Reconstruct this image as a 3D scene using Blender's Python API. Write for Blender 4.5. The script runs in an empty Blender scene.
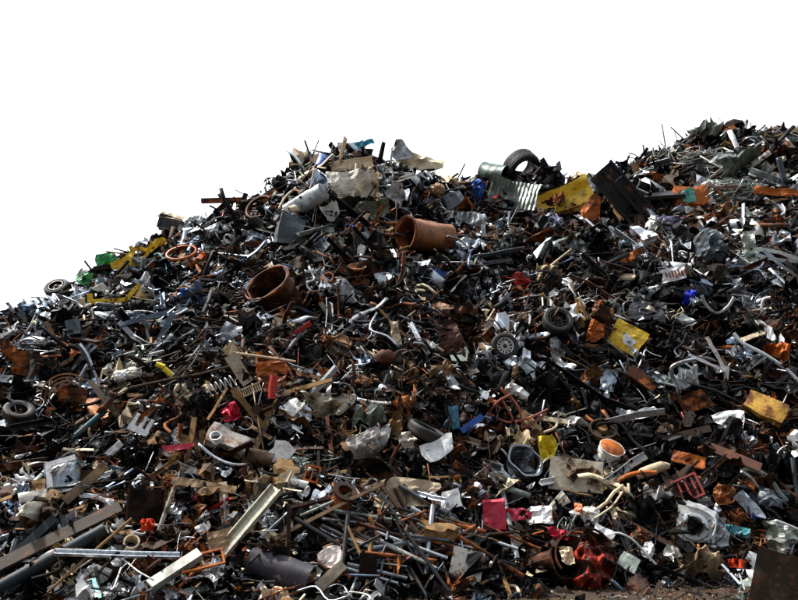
import bpy, bmesh, math, random
import numpy as np
from mathutils import Vector, Matrix

R = random.Random(11)
rng = np.random.default_rng(11)
scene = bpy.context.scene
COL = scene.collection
rad = math.radians

# ------------------------------------------------------------------ camera
FPX, PITCH, CAMZ = 783.0, rad(13.0), 1.7
cp, sp = math.cos(PITCH), math.sin(PITCH)
FWD = np.array([0, cp, sp]); UPV = np.array([0, -sp, cp]); RGT = np.array([1.0, 0, 0])
CAM = np.array([0, 0, CAMZ])
cam_d = bpy.data.cameras.new('camera'); cam = bpy.data.objects.new('camera', cam_d); COL.objects.link(cam)
cam.location = CAM; cam.rotation_euler = (math.pi/2 + PITCH, 0, 0)
cam_d.lens = 36*FPX/798; cam_d.sensor_width = 36; cam_d.clip_end = 6000
scene.camera = cam

def ray(u, v):
    d = FWD + RGT*((u-399)/FPX) + UPV*(-(v-300)/FPX)
    return d
def project(P):
    q = np.asarray(P) - CAM
    dz = q @ FWD
    dz = np.where(np.abs(dz) < 1e-3, 1e-3, dz)
    return 399 + FPX*(q @ RGT)/dz, 300 - FPX*(q @ UPV)/dz, dz

# ------------------------------------------------------------------ noise
def _h(i, j, k, s):
    n = (i*73856093) ^ (j*19349663) ^ (k*83492791) ^ (s*2654435761 & 0x7fffffff)
    n = (n ^ (n >> 13))*1274126177 & 0x7fffffff
    n = (n ^ (n >> 15))*374761393 & 0x7fffffff
    return ((n ^ (n >> 12)) & 0xffff)/65535.0
def vn(x, y, z=0.0, s=0):
    x, y, z = np.broadcast_arrays(np.asarray(x, float), np.asarray(y, float), np.asarray(z, float))
    i, j, k = [np.floor(a).astype(np.int64) for a in (x, y, z)]
    fx, fy, fz = x-i, y-j, z-k
    fx, fy, fz = [f*f*(3-2*f) for f in (fx, fy, fz)]
    r = 0
    for a in (0, 1):
        for b in (0, 1):
            for c in (0, 1):
                r = r + _h(i+a, j+b, k+c, s)*(fx if a else 1-fx)*(fy if b else 1-fy)*(fz if c else 1-fz)
    return r*2-1
def fbm(x, y, z=0.0, s=0, o=3):
    r, a = 0, 1
    for q in range(o):
        r = r + a*vn(np.asarray(x)*2**q, np.asarray(y)*2**q, np.asarray(z)*2**q, s+q*7); a *= .5
    return r

# ------------------------------------------------------------------ the heap's height field
SKY = [(-330, 500, 20), (-200, 452, 20.5), (-90, 386, 21), (0, 332, 22), (45, 301, 22.5), (90, 282, 23), (140, 256, 23.5), (180, 238, 24),
       (215, 220, 24.5), (250, 206, 25), (290, 180, 25.5), (312, 165, 26), (345, 158, 26.5), (400, 166, 27), (428, 180, 27), (462, 193, 27),
       (500, 186, 27), (545, 188, 27), (598, 187, 27), (622, 172, 27.3), (645, 160, 28), (680, 141, 28.5), (705, 132, 29), (750, 132, 29), (800, 137, 29),
       (900, 150, 29), (1030, 200, 29), (1180, 330, 29), (1300, 480, 29)]
_x, _z, _D = [], [], []
for u_, v_, D_ in SKY:
    d = ray(u_, v_); t = D_/d[1]; P = CAM + d*t
    _x.append(P[0]); _z.append(P[2]); _D.append(D_)
def H(x, y, rough=True):
    x = np.asarray(x, float); y = np.asarray(y, float)
    h = np.interp(x, _x, _z); h = np.maximum(h, 0.0)
    D = np.interp(x, _x, _D)
    F = 12.0 + 1.9/(1+np.exp(-(x-2.2)*1.3)) + .2*np.sin(x*.6+1) + np.maximum(0, np.abs(x)-11)*.35
    F = np.minimum(F, D-2)
    t = (y-F)/(D-F)
    sfr = np.clip(t, 0, 1)
    front = h*(sfr**0.93)
    back = h - (y-D)*0.95
    z = np.where(t < 1, front, back)
    a = np.clip(t*6, 0, 1)*np.clip(h/3, 0, 1)
    rid = 1-.75*np.exp(-((y-D)/1.6)**2)
    z = z + a*rid*(.6*vn(x*.33, y*.33, 0, 3)+.40*vn(x*.8, y*.8, 0, 5))
    if rough: z = z + a*rid*.26*vn(x*1.8, y*1.8, 0, 9)
    z = np.where(t < 0, t*1.2, z)
    z = np.where(h <= 0.02, -0.5, z)
    return np.maximum(z, -0.5)
def slope_n(x, y):
    e = .8
    dx = (H(x+e, y, False)-H(x-e, y, False))/(2*e); dy = (H(x, y+e, False)-H(x, y-e, False))/(2*e)
    n = np.stack([-dx, -dy, np.ones_like(np.asarray(dx))], -1)
    return n/np.linalg.norm(n, axis=-1, keepdims=True)
TT = np.linspace(10.6, 34, 1200)
def hit(u, v):
    d = ray(u, v); ts = TT/d[1]
    P = CAM + ts[:, None]*d
    below = P[:, 2] < np.maximum(H(P[:, 0], P[:, 1]), 0.0)
    if not below.any(): return None
    return P[int(np.argmax(below))]

# ------------------------------------------------------------------ mesh generators, all return (verts, faces)
def rot2(a): return np.array([[math.cos(a), -math.sin(a)], [math.sin(a), math.cos(a)]])
def join(*ms):
    V, F, o = [], [], 0
    for v, f in ms:
        V.append(np.asarray(v, float)); F += [tuple(i+o for i in q) for q in f]; o += len(v)
    return np.concatenate(V), F
def xf(m, loc=(0, 0, 0), rot=(0, 0, 0), sc=1):
    M = np.array(Matrix.Rotation(rad(rot[2]), 3, 'Z') @ Matrix.Rotation(rad(rot[1]), 3, 'Y') @ Matrix.Rotation(rad(rot[0]), 3, 'X'))
    return (np.asarray(m[0])*sc) @ M.T + np.array(loc), m[1]
def sheet(w, h, nx=10, ny=8, th=.35, cr=.6, folds=3, fa=.25, tear=.12, seed=0, cyl=0.0, grain=1.0):
    r = random.Random(seed)
    a, b = np.meshgrid(np.linspace(-.5, .5, nx+1), np.linspace(-.5, .5, ny+1), indexing='ij')
    L = max(w, h)
    sx = 1+tear*vn(b*2.5+seed*.7, 0, 0, seed)*1.2; sy = 1+tear*vn(a*2.5+seed*1.3, 3, 0, seed)*1.2
    x = a*w*sx; y = b*h*sy
    if tear > 0:
        x = x + L*tear*.12*vn(a*6, b*6, 1, seed+2); y = y + L*tear*.12*vn(a*6, b*6, 2, seed+3)
    for _ in range(0 if tear < .1 else (2 if tear < .22 else 4)):      # straight torn or sheared edges
        t = r.uniform(0, 2*math.pi); ex = abs(math.cos(t))*w/2+abs(math.sin(t))*h/2
        c = ex*r.uniform(.45, .85); o_ = np.maximum(0, x*math.cos(t)+y*math.sin(t)-c)
        x = x-o_*math.cos(t)*.97; y = y-o_*math.sin(t)*.97
    z = np.zeros_like(x)
    for _ in range(folds):
        t = r.uniform(0, math.pi); c = r.uniform(-.3, .3)*L
        z += r.uniform(-1, 1)*fa*2*np.abs(x*math.cos(t)+y*math.sin(t)-c)
    if cyl: z += cyl*L*((2*x/w)**2)*.25
    q1 = vn(x/L*3.2*grain, y/L*3.2*grain, seed*.37, seed); q2 = vn(x/L*6.5*grain, y/L*6.5*grain, seed*.37, seed+5)
    z += cr*L*(.15*(1-2*np.abs(q1))+.075*(1-2*np.abs(q2))+.03*vn(x/L*13, y/L*13, 0, seed+9))
    z -= z.mean()
    n = (nx+1)*(ny+1)
    top = np.stack([x, y, z], -1).reshape(-1, 3); bot = top - [0, 0, th]
    F = []
    I = lambda i, j: i*(ny+1)+j
    for i in range(nx):
        for j in range(ny):
            q = (I(i, j), I(i+1, j), I(i+1, j+1), I(i, j+1)); F.append(q); F.append(tuple(n+k for k in reversed(q)))
    for i in range(nx):
        F.append((I(i, 0), n+I(i, 0), n+I(i+1, 0), I(i+1, 0))); F.append((I(i+1, ny), n+I(i+1, ny), n+I(i, ny), I(i, ny)))
    for j in range(ny):
        F.append((I(0, j+1), n+I(0, j+1), n+I(0, j), I(0, j))); F.append((I(nx, j), n+I(nx, j), n+I(nx, j+1), I(nx, j+1)))
    return np.concatenate([top, bot]), F
def bag(rx, ry, rz, seed=0, nx=16, cr=2.0):
    v, f = sheet(rx*2, ry*2, nx, nx-2, .4, cr, 4, .3, .22, seed, grain=1.3); v = v.copy()
    q = np.clip(1-(v[:, 0]/rx)**2*.9-(v[:, 1]/ry)**2*.9, 0, 1); v[:, 2] += rz*1.3*np.sqrt(q)-rz*.6
    return v, f
def crushed(w, h, d, seed=0, k=3, nx=6):
    r = random.Random(seed)
    return join(*[xf(sheet(w*r.uniform(.7, 1), h*r.uniform(.7, 1), nx, nx-1, .014*w, 2.4, 3, .5, .3, seed*7+i, grain=1.4), (r.uniform(-.12, .12)*w, r.uniform(-.12, .12)*h, r.uniform(-.3, .3)*d), (r.uniform(-70, 70), r.uniform(-70, 70), r.uniform(0, 360))) for i in range(k)])
def corrugated(w, h, waves=12, amp=1.0, th=.3, seed=0, bend=.3):
    nx = waves*4; v, f = sheet(w, h, nx, 8, th, .25, 2, bend*.5, .06, seed)
    v = v.copy(); v[:, 2] += amp*np.sin(v[:, 0]/w*waves*2*math.pi)
    return v, f
def box(w, h, d, seed=0, dent=0.0, n=1):
    if n <= 1 and dent == 0:
        x, y, z = w/2, h/2, d/2
        v = np.array([[sx*x, sy*y, sz*z] for sx in (-1, 1) for sy in (-1, 1) for sz in (-1, 1)])
        return v, [(0, 1, 3, 2), (4, 6, 7, 5), (0, 4, 5, 1), (2, 3, 7, 6), (0, 2, 6, 4), (1, 5, 7, 3)]
    bm = bmesh.new(); bmesh.ops.create_cube(bm, size=1)
    bmesh.ops.subdivide_edges(bm, edges=bm.edges[:], cuts=n, use_grid_fill=True)
    v = np.array([p.co[:] for p in bm.verts]); f = [tuple(q.index for q in p.verts) for p in bm.faces]; bm.free()
    v = v*[w, h, d]; L = max(w, h, d)
    k = 2.6/L
    v = v + dent*L*.14*np.stack([vn(v[:, 0]*k, v[:, 1]*k, v[:, 2]*k, seed+q) for q in (1, 2, 3)], -1)
    return v, f
def frames(P):
    P = np.asarray(P, float); T = np.gradient(P, axis=0); T /= np.linalg.norm(T, axis=1, keepdims=True)+1e-9
    up = np.array([0, 0, 1.0]) if abs(T[0][2]) < .9 else np.array([0, 1.0, 0])
    N = []; n = np.cross(up, T[0]); n /= np.linalg.norm(n)
    for t in T:
        n = n - t*np.dot(n, t); n /= np.linalg.norm(n)+1e-9; N.append(n)
    N = np.array(N); return P, T, N, np.cross(T, N)
def sweep(P, prof, closed=True, cap=True, scale=None):
    P, T, N, B = frames(P); prof = np.asarray(prof, float); m = len(prof)
    sc = np.ones(len(P)) if scale is None else np.asarray(scale)
    V = (P[:, None] + (prof[None, :, 0, None]*N[:, None] + prof[None, :, 1, None]*B[:, None])*sc[:, None, None]).reshape(-1, 3)
    F = []
    for i in range(len(P)-1):
        for j in range(m if closed else m-1):
            k = (j+1) % m; F.append((i*m+j, i*m+k, (i+1)*m+k, (i+1)*m+j))
    if cap and closed:
        F.append(tuple(reversed(range(m)))); F.append(tuple((len(P)-1)*m+j for j in range(m)))
    return V, F
def circ(r, n=8): return [(r*math.cos(2*math.pi*i/n), r*math.sin(2*math.pi*i/n)) for i in range(n)]
def smooth_pts(P, k=4):
    P = np.asarray(P, float); Q = np.vstack([2*P[0]-P[1], P, 2*P[-1]-P[-2]]); out = []
    for i in range(1, len(Q)-2):
        for t in np.arange(k)/k:
            a, b, c, d = Q[i-1], Q[i], Q[i+1], Q[i+2]
            out.append(.5*((2*b)+(c-a)*t+(2*a-5*b+4*c-d)*t*t+(-a+3*b-3*c+d)*t**3))
    out.append(P[-1]); return np.array(out)
def tube(P, r, n=8, sm=0, cap=True):
    if sm: P = smooth_pts(P, sm)
    return sweep(P, circ(r, n), cap=cap)
def pipe(L, r, n=10, wall=.28, bend=0.0, seed=0):
    rr = random.Random(seed); k = 2 if not bend else 7
    P = [(L*(i/(k-1)-.5), bend*L*math.sin(i/(k-1)*math.pi)*.3, bend*L*.1*rr.uniform(-1, 1)) for i in range(k)]
    a = sweep(P, circ(r, n), cap=False); b = sweep(P, circ(r*(1-wall), n), cap=False)
    V = np.concatenate([a[0], b[0]]); o = len(a[0]); F = list(a[1]) + [tuple(o+i for i in reversed(q)) for q in b[1]]
    for e in (0, (k-1)*n):
        for j in range(n):
            q = (e+j, e+(j+1) % n, o+e+(j+1) % n, o+e+j); F.append(q if e else tuple(reversed(q)))
    return V, F
def prof_L(w, t): return [(0, 0), (w, 0), (w, t), (t, t), (t, w), (0, w)]
def prof_U(w, h, t): return [(-w/2, h), (-w/2, 0), (w/2, 0), (w/2, h), (w/2-t, h), (w/2-t, t), (-w/2+t, t), (-w/2+t, h)]
def prof_I(w, h, t): return [(-w/2, -h/2), (w/2, -h/2), (w/2, -h/2+t), (t/2, -h/2+t), (t/2, h/2-t), (w/2, h/2-t), (w/2, h/2), (-w/2, h/2), (-w/2, h/2-t), (-t/2, h/2-t), (-t/2, -h/2+t), (-w/2, -h/2+t)]
def rect(w, t): return [(-w/2, -t/2), (w/2, -t/2), (w/2, t/2), (-w/2, t/2)]
def bar(L, prof, seed=0, bend=.05, k=5):
    r = random.Random(seed)
    P = [(L*(i/(k-1)-.5), bend*L*r.uniform(-1, 1)*(.4 if 0 < i < k-1 else 1), bend*L*r.uniform(-1, 1)) for i in range(k)]
    return sweep(P, prof)
def ribbon(L, w, t, seed=0, curl=1.0, k=5):
    r = random.Random(seed); p = np.zeros(3); a = r.uniform(-.4, .4); e = 0; P = [p.copy()]
    for i in range(k):
        a += r.uniform(-1, 1)*curl*.7; e += r.uniform(-1, 1)*curl*.45; e *= .7
        p = p + np.array([math.cos(a)*math.cos(e), math.sin(a)*math.cos(e), math.sin(e)])*L/k; P.append(p.copy())
    P = np.array(P); P -= P.mean(0)
    Q = smooth_pts(P, 3) if curl > .6 else P
    m = len(Q); tw = r.uniform(-1, 1)*curl*1.6
    P2, T, N, B = frames(Q); V = []
    for i in range(m):
        c, s = math.cos(tw*i/m), math.sin(tw*i/m); n = N[i]*c+B[i]*s; b = -N[i]*s+B[i]*c
        ww = w*(1-.3*abs(vn(i*.7, seed, 0, 1)))
        for q in rect(ww, t): V.append(P2[i]+n*q[0]+b*q[1])
    F = []
    for i in range(m-1):
        for j in range(4): F.append((i*4+j, i*4+(j+1) % 4, (i+1)*4+(j+1) % 4, (i+1)*4+j))
    F += [(3, 2, 1, 0), tuple((m-1)*4+j for j in range(4))]
    return np.array(V), F
_ico = {}
def ico(n):
    if n not in _ico:
        bm = bmesh.new(); bmesh.ops.create_icosphere(bm, subdivisions=n, radius=1)
        _ico[n] = (np.array([v.co[:] for v in bm.verts]), [tuple(q.index for q in f.verts) for f in bm.faces]); bm.free()
    return _ico[n]
def lump(rx, ry, rz, amp=.35, seed=0, n=3, k=2.2):
    v, f = ico(n); v = v.copy()
    d = 1+amp*(1-2*np.abs(vn(v[:, 0]*k, v[:, 1]*k, v[:, 2]*k, seed)))+amp*.6*vn(v[:, 0]*k*2.3, v[:, 1]*k*2.3, v[:, 2]*k*2.3, seed+4)
    return v*d[:, None]*[rx, ry, rz], f
def tangle(w, h, d, n=6, r=.3, seed=0, sides=5, knots=5):
    rr = random.Random(seed); ms = []
    for _ in range(n):
        P = [(rr.uniform(-.5, .5)*w, rr.uniform(-.5, .5)*h, rr.uniform(-.5, .5)*d) for _ in range(knots)]
        ms.append(tube(P, r*rr.uniform(.6, 1.3), sides, 4))
    return join(*ms)
def revolve(prof, n=28, a0=0, a1=2*math.pi):
    full = abs(a1-a0-2*math.pi) < 1e-6; m = len(prof); V = []; cnt = n if full else n+1
    for i in range(cnt):
        a = a0+(a1-a0)*i/n
        for rr, z in prof: V.append((rr*math.cos(a), rr*math.sin(a), z))
    F = []
    for i in range(n):
        k = (i+1) % cnt
        for j in range(m-1): F.append((i*m+j, k*m+j, k*m+j+1, i*m+j+1))
    return np.array(V), F
def tyre_m(Ro, Wd, Ri=None, n=40):
    Ri = Ri or Ro*.6; w = Wd/2
    pr = [(Ri, w*.7), (Ri+(Ro-Ri)*.35, w*1.02), (Ri+(Ro-Ri)*.75, w*.98), (Ro*.97, w*.8), (Ro, w*.55), (Ro*.985, w*.5), (Ro*.985, w*.2), (Ro, w*.15), (Ro, -w*.15), (Ro*.985, -w*.2), (Ro*.985, -w*.5), (Ro, -w*.55), (Ro*.97, -w*.8),
          (Ri+(Ro-Ri)*.75, -w*.98), (Ri+(Ro-Ri)*.35, -w*1.02), (Ri, -w*.7), (Ri*1.08, -w*.4), (Ri*1.08, w*.4), (Ri, w*.7)]
    v, f = revolve(pr, n); m = len(pr)
    for i in range(n):
        if i % 2: 
            for j in (4, 7, 8, 11): v[i*m+j, :2] *= .965
    return v, f
def rim_m(R_, w, spokes=10):
    ms = [revolve([(R_, w*.5), (R_*.93, w*.5), (R_*.9, w*.2), (R_*.86, -w*.4), (R_*.98, -w*.5), (R_, -w*.2), (R_, w*.5)], 36),
          revolve([(0, w*.34), (R_*.16, w*.34), (R_*.2, w*.22), (R_*.42, w*.28), (R_*.46, w*.15), (R_*.3, -w*.05), (0, -w*.05)], 30)]
    for i in range(spokes):
        a = 2*math.pi*i/spokes
        ms.append(xf(box(R_*.52, R_*.17, w*.12), (R_*.66*math.cos(a), R_*.66*math.sin(a), w*.16), (0, 0, math.degrees(a))))
    return join(*ms)
def drum_m(r, L, wall=.04, seed=0, dent=.12, base=False):
    pr = []; N = 14
    for i in range(N+1):
        z = L*(i/N-.5); rr = r*(1.03 if i in (0, 5, 9, N) else 1); pr.append((rr, z))
    inn = [(p[0]-r*wall, p[1]) for p in reversed(pr)]
    if base: inn = inn[:-1]+[(r*.9, -L/2+L*.04), (0, -L/2+L*.04)]; pr = [(0, -L/2)]+pr
    v, f = revolve(pr+inn+([] if base else [pr[0]]), 36)
    a = np.arctan2(v[:, 1], v[:, 0])
    k = 1+dent*vn(np.cos(a)*1.5, np.sin(a)*1.5, v[:, 2]/L*1.6, seed)
    v = v.copy(); v[:, 0] *= k; v[:, 1] *= k
    return v, f
def rframe(w, h, b=1.0, d=1.0):
    return join(xf(box(w, b, d), (0, h/2, 0)), xf(box(w, b, d), (0, -h/2, 0)), xf(box(b, h-b-.05, d*.96), (w/2-b/2, 0, 0)), xf(box(b, h-b-.05, d*.96), (-w/2+b/2, 0, 0)))
def coil(R_, r, turns, L, n=18):
    P = [(R_*math.cos(t), R_*math.sin(t), L*(t/(2*math.pi*turns)-.5)) for t in np.linspace(0, 2*math.pi*turns, int(turns*n))]
    return tube(P, r, 5)
def grille(w, h, nb=8, r=.3):
    return join(rframe(w, h, r*2.4, r*2.4), *[xf(box(r*1.2, h-r*3, r*1.2), (w*(i/(nb-1)-.5)*.9, 0, 0)) for i in range(nb)])

# ------------------------------------------------------------------ materials
MATS = {}
def M(name, base, metal=0.0, rough=.5, rust=0.0, rustc=(.16, .055, .02), dirt=.3, dirtc=(.035, .025, .018), scale=2.2, bump=.25, spec=.5):
    m = bpy.data.materials.new(name); m.use_nodes = True; nt = m.node_tree; N = nt.nodes; Lk = nt.links
    b = N['Principled BSDF']
    if dirt > .1: dirt = min(.75, dirt+(.22 if max(base) < .6 else .06))
    if rust > .02: rust = min(.8, rust+.1)
    tc = N.new('ShaderNodeTexCoord'); oi = N.new('ShaderNodeObjectInfo')
    ad = N.new('ShaderNodeVectorMath'); ad.operation = 'ADD'
    sc = N.new('ShaderNodeVectorMath'); sc.operation = 'SCALE'; sc.inputs['Scale'].default_value = 1.7
    Lk.new(oi.outputs['Location'], sc.inputs[0]); Lk.new(tc.outputs['Object'], ad.inputs[0]); Lk.new(sc.outputs[0], ad.inputs[1])
    def noise(s, det=6, rg=.6):
        n = N.new('ShaderNodeTexNoise'); n.inputs['Scale'].default_value = s; n.inputs['Detail'].default_value = det; n.inputs['Roughness'].default_value = rg
        Lk.new(ad.outputs[0], n.inputs['Vector']); return n
    def ramp(src, a, c):
        r = N.new('ShaderNodeMapRange'); r.inputs['From Min'].default_value = a; r.inputs['From Max'].default_value = c
        Lk.new(src, r.inputs['Value']); return r.outputs['Result']
    def mix(fac, A, B, ty='MIX'):
        x = N.new('ShaderNodeMix'); x.data_type = 'RGBA'; x.blend_type = ty
        if isinstance(fac, float): x.inputs[0].default_value = fac
        else: Lk.new(fac, x.inputs[0])
        for s_, i in ((A, 6), (B, 7)):
            if isinstance(s_, tuple): x.inputs[i].default_value = (*s_, 1)
            else: Lk.new(s_, x.inputs[i])
        return x.outputs[2]
    n1 = noise(scale*1.3); n2 = noise(scale*5.5, 8, .7); n3 = noise(scale*.6, 4)
    c = mix(ramp(n2.outputs['Fac'], .3, .7), tuple(x*.55 for x in base), tuple(min(1, x*1.18) for x in base))
    mr = None
    if dirt > 0: c = mix(ramp(n3.outputs['Fac'], .72-dirt*.4, .86-dirt*.3), c, dirtc)
    if rust > 0:
        mr = ramp(n1.outputs['Fac'], .70-rust*.38, .76-rust*.34)
        rc = mix(ramp(n2.outputs['Fac'], .35, .65), tuple(x*.4 for x in rustc), tuple(min(1, x*1.3) for x in rustc))
        c = mix(mr, c, rc)
    Lk.new(c, b.inputs['Base Color'])
    if mr is not None and metal > 0:
        mm = N.new('ShaderNodeMapRange'); mm.inputs['To Min'].default_value = metal; mm.inputs['To Max'].default_value = 0
        Lk.new(mr, mm.inputs['Value']); Lk.new(mm.outputs[0], b.inputs['Metallic'])
    else: b.inputs['Metallic'].default_value = metal
    rr = N.new('ShaderNodeMapRange'); rr.inputs['To Min'].default_value = max(.08, rough-.15); rr.inputs['To Max'].default_value = min(1, rough+.2)
    Lk.new(n2.outputs['Fac'], rr.inputs['Value']); Lk.new(rr.outputs[0], b.inputs['Roughness'])
    b.inputs['Specular IOR Level'].default_value = spec
    bp = N.new('ShaderNodeBump'); bp.inputs['Strength'].default_value = bump; bp.inputs['Distance'].default_value = .03
    Lk.new(n2.outputs['Fac'], bp.inputs['Height']); Lk.new(bp.outputs[0], b.inputs['Normal'])
    MATS[name] = m; return m
M('steel', (.34, .37, .40), .85, .34, .25, dirt=.35)
M('bright_steel', (.66, .70, .74), .8, .26, .06, dirt=.15)
M('blue_steel', (.20, .27, .36), .7, .32, .12, dirt=.3)
M('dark_steel', (.022, .024, .028), .5, .38, .2, dirt=.3, spec=.35)
M('black', (.0045, .0045, .005), 0, .5, 0, dirt=0, spec=.12)
M('shade_black', (.007, .006, .005), 0, .8, 0, dirt=.3, dirtc=(.025, .016, .01), spec=.12)  # dull near black, puts the shade of the gaps into piece colours
M('rust_dark', (.024, .009, .004), 0, .68, .42, (.11, .034, .010), spec=.2)
M('rust', (.075, .024, .008), 0, .68, .5, (.34, .10, .022), spec=.2)
M('rust_orange', (.46, .12, .02), 0, .7, .3, (.2, .06, .02), dirt=.2, spec=.25)
M('brown', (.042, .019, .007), 0, .7, 0, dirt=.3, spec=.25)
M('wood', (.26, .145, .055), 0, .75, 0, dirt=.45, scale=3, spec=.2)
M('cream', (.70, .57, .38), 0, .6, .12, (.24, .12, .05), dirt=.3, dirtc=(.16, .11, .07), spec=.3)
M('white', (.86, .87, .86), 0, .45, .05, dirt=.15, dirtc=(.25, .2, .16), spec=.45)
M('dirty_white', (.68, .68, .64), 0, .5, .2, (.25, .12, .05), dirt=.35, dirtc=(.14, .1, .07), spec=.4)
M('grey_green', (.21, .255, .22), .25, .42, .12, dirt=.35, dirtc=(.05, .05, .04))
M('pale_grey', (.5, .54, .56), .15, .4, .12, dirt=.3, dirtc=(.1, .09, .08))
M('slate', (.09, .11, .128), .2, .42, .12, dirt=.3)
M('yellow', (.86, .54, .02), 0, .42, .16, (.22, .08, .02), dirt=.22, dirtc=(.12, .07, .02))
M('ochre', (.60, .33, .04), 0, .6, .45, (.24, .08, .02), dirt=.3)
M('red', (.50, .028, .02), 0, .4, .12, (.1, .03, .02), dirt=.25)
M('crimson', (.58, .03, .07), 0, .35, 0, dirt=.12)
M('orange', (.72, .16, .03), 0, .5, .15, dirt=.2)
M('blue', (.03, .13, .50), 0, .4, .06, dirt=.2)
M('deep_blue', (.008, .02, .42), 0, .25, 0, dirt=.05)
M('teal', (.08, .34, .38), 0, .45, .15, dirt=.25)
M('cyan', (.08, .42, .55), 0, .4, 0, dirt=.15)
M('green', (.05, .42, .12), 0, .42, .03, dirt=.2)
M('dark_green', (.03, .085, .06), 0, .4, .1, dirt=.25)
M('rubber', (.022, .022, .023), 0, .62, 0, dirt=.35, dirtc=(.05, .04, .03), spec=.35)
M('copper', (.50, .22, .10), .7, .4, .2, dirt=.3)

M('ochre_rust', (.30, .11, .03), 0, .65, .35, (.14, .05, .02), dirt=.25)
M('rusty_grey', (.36, .34, .30), .1, .55, .4, (.22, .08, .03), dirt=.25)
M('black_gloss', (.013, .014, .016), .1, .3, 0, dirt=.15)
M('lilac', (.42, .42, .58), 0, .4, 0, dirt=.25)
M('turquoise', (.10, .42, .34), 0, .35, .2, dirt=.2)
M('violet', (.09, .075, .16), 0, .4, .1, (.4, .38, .36), dirt=.3)
M('pale_green', (.47, .53, .47), .2, .4, .15, (.2, .15, .09), dirt=.3, dirtc=(.09, .08, .06))
M('tan_rust', (.36, .19, .09), 0, .7, .3, dirt=.3)
M('wire_grey', (.34, .37, .34), .5, .4, .25, dirt=.2)
M('slate_teal', (.14, .22, .24), .2, .4, .1, dirt=.3)
M('light_blue', (.16, .26, .46), 0, .35, 0, dirt=.25)
M('light_steel', (.40, .47, .55), .35, .32, .1, dirt=.25)
M('olive', (.12, .14, .085), 0, .5, .15, dirt=.3)
M('foil_white', (.78, .82, .85), .25, .3, .05, dirt=.2, dirtc=(.2, .2, .2))
M('red_oxide', (.26, .045, .02), 0, .5, .3, (.3, .1, .03), dirt=.25)
M('light_white', (.62, .74, .76), 0, .35, 0, dirt=.15)
M('teal_blue', (.05, .22, .33), 0, .45, .1, dirt=.25)
M('bright_yellow', (.86, .66, .03), 0, .4, 0, dirt=.15, dirtc=(.2, .12, .03))
M('grey_cream', (.42, .37, .28), 0, .7, .2, (.16, .1, .06), dirt=.35)
M('grey_cream2', (.42, .40, .31), .15, .5, .2, (.16, .09, .05), dirt=.3)
M('rust_dark_red', (.11, .038, .02), 0, .7, .3, dirt=.3)
M('orange_brown', (.38, .13, .035), 0, .6, .3, dirt=.3)
M('grey_wood', (.30, .25, .18), 0, .75, 0, dirt=.4)
M('cream_white', (.74, .69, .58), 0, .6, .08, (.25, .15, .08), dirt=.3, dirtc=(.22, .17, .11))
M('dark_brown', (.010, .006, .004), 0, .9, .3, (.035, .014, .007), dirt=.3, scale=4, spec=.1)
M('orange_red', (.72, .07, .015), 0, .5, 0, dirt=.2)
M('mottled', (.42, .37, .31), 0, .55, .5, (.12, .07, .04), dirt=.2, scale=5)
M('tan_wood', (.32, .20, .10), 0, .7, .2, (.12, .06, .03), dirt=.3)
M('pale_beam', (.36, .38, .33), .2, .5, .2, dirt=.3)
M('blue_pipe', (.018, .030, .038), 0, .55, .15, dirt=.3, spec=.25)
M('purple_steel', (.04, .036, .048), 0, .5, .15, (.2, .16, .15), dirt=.3, scale=5, spec=.3)
M('dark_beam', (.055, .04, .026), 0, .7, .2, dirt=.3)
M('teal_dark', (.02, .09, .11), .1, .35, .05, dirt=.25)
M('pinkish', (.80, .68, .62), 0, .45, .1, (.55, .2, .14), dirt=.15, dirtc=(.3, .2, .15))
M('cardboard', (.47, .37, .24), 0, .75, .2, (.3, .2, .12), dirt=.3, dirtc=(.16, .11, .07))
M('fabric', (.36, .34, .32), 0, .8, .25, (.14, .12, .10), dirt=.3)
M('stained', (.80, .76, .66), 0, .5, .42, (.2, .1, .05), dirt=.1, scale=6)
M('dirty_cream', (.55, .48, .36), 0, .7, .3, (.2, .14, .08), dirt=.35, dirtc=(.09, .06, .03))
M('red_cloth', (.52, .04, .012), 0, .5, .52, (.03, .018, .012), dirt=.4)
M('red_deep', (.30, .022, .02), 0, .4, .15, dirt=.25)
M('foam', (.40, .30, .17), 0, .8, .3, (.12, .08, .05), dirt=.35)
M('heap_gap_black', (.006, .0045, .004), 0, .95, .3, (.012, .006, .004), dirt=.3, dirtc=(.012, .01, .008), scale=1.2, bump=.9, spec=.1)  # core under the scrap, gap darkness put into its base colour
M('mud', (.05, .033, .02), 0, .9, 0, dirt=.5, dirtc=(.03, .022, .016), scale=1.1, bump=.8, spec=.2)
M('chips', (.14, .095, .055), 0, .85, 0, dirt=.35, scale=4, spec=.2)

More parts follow.
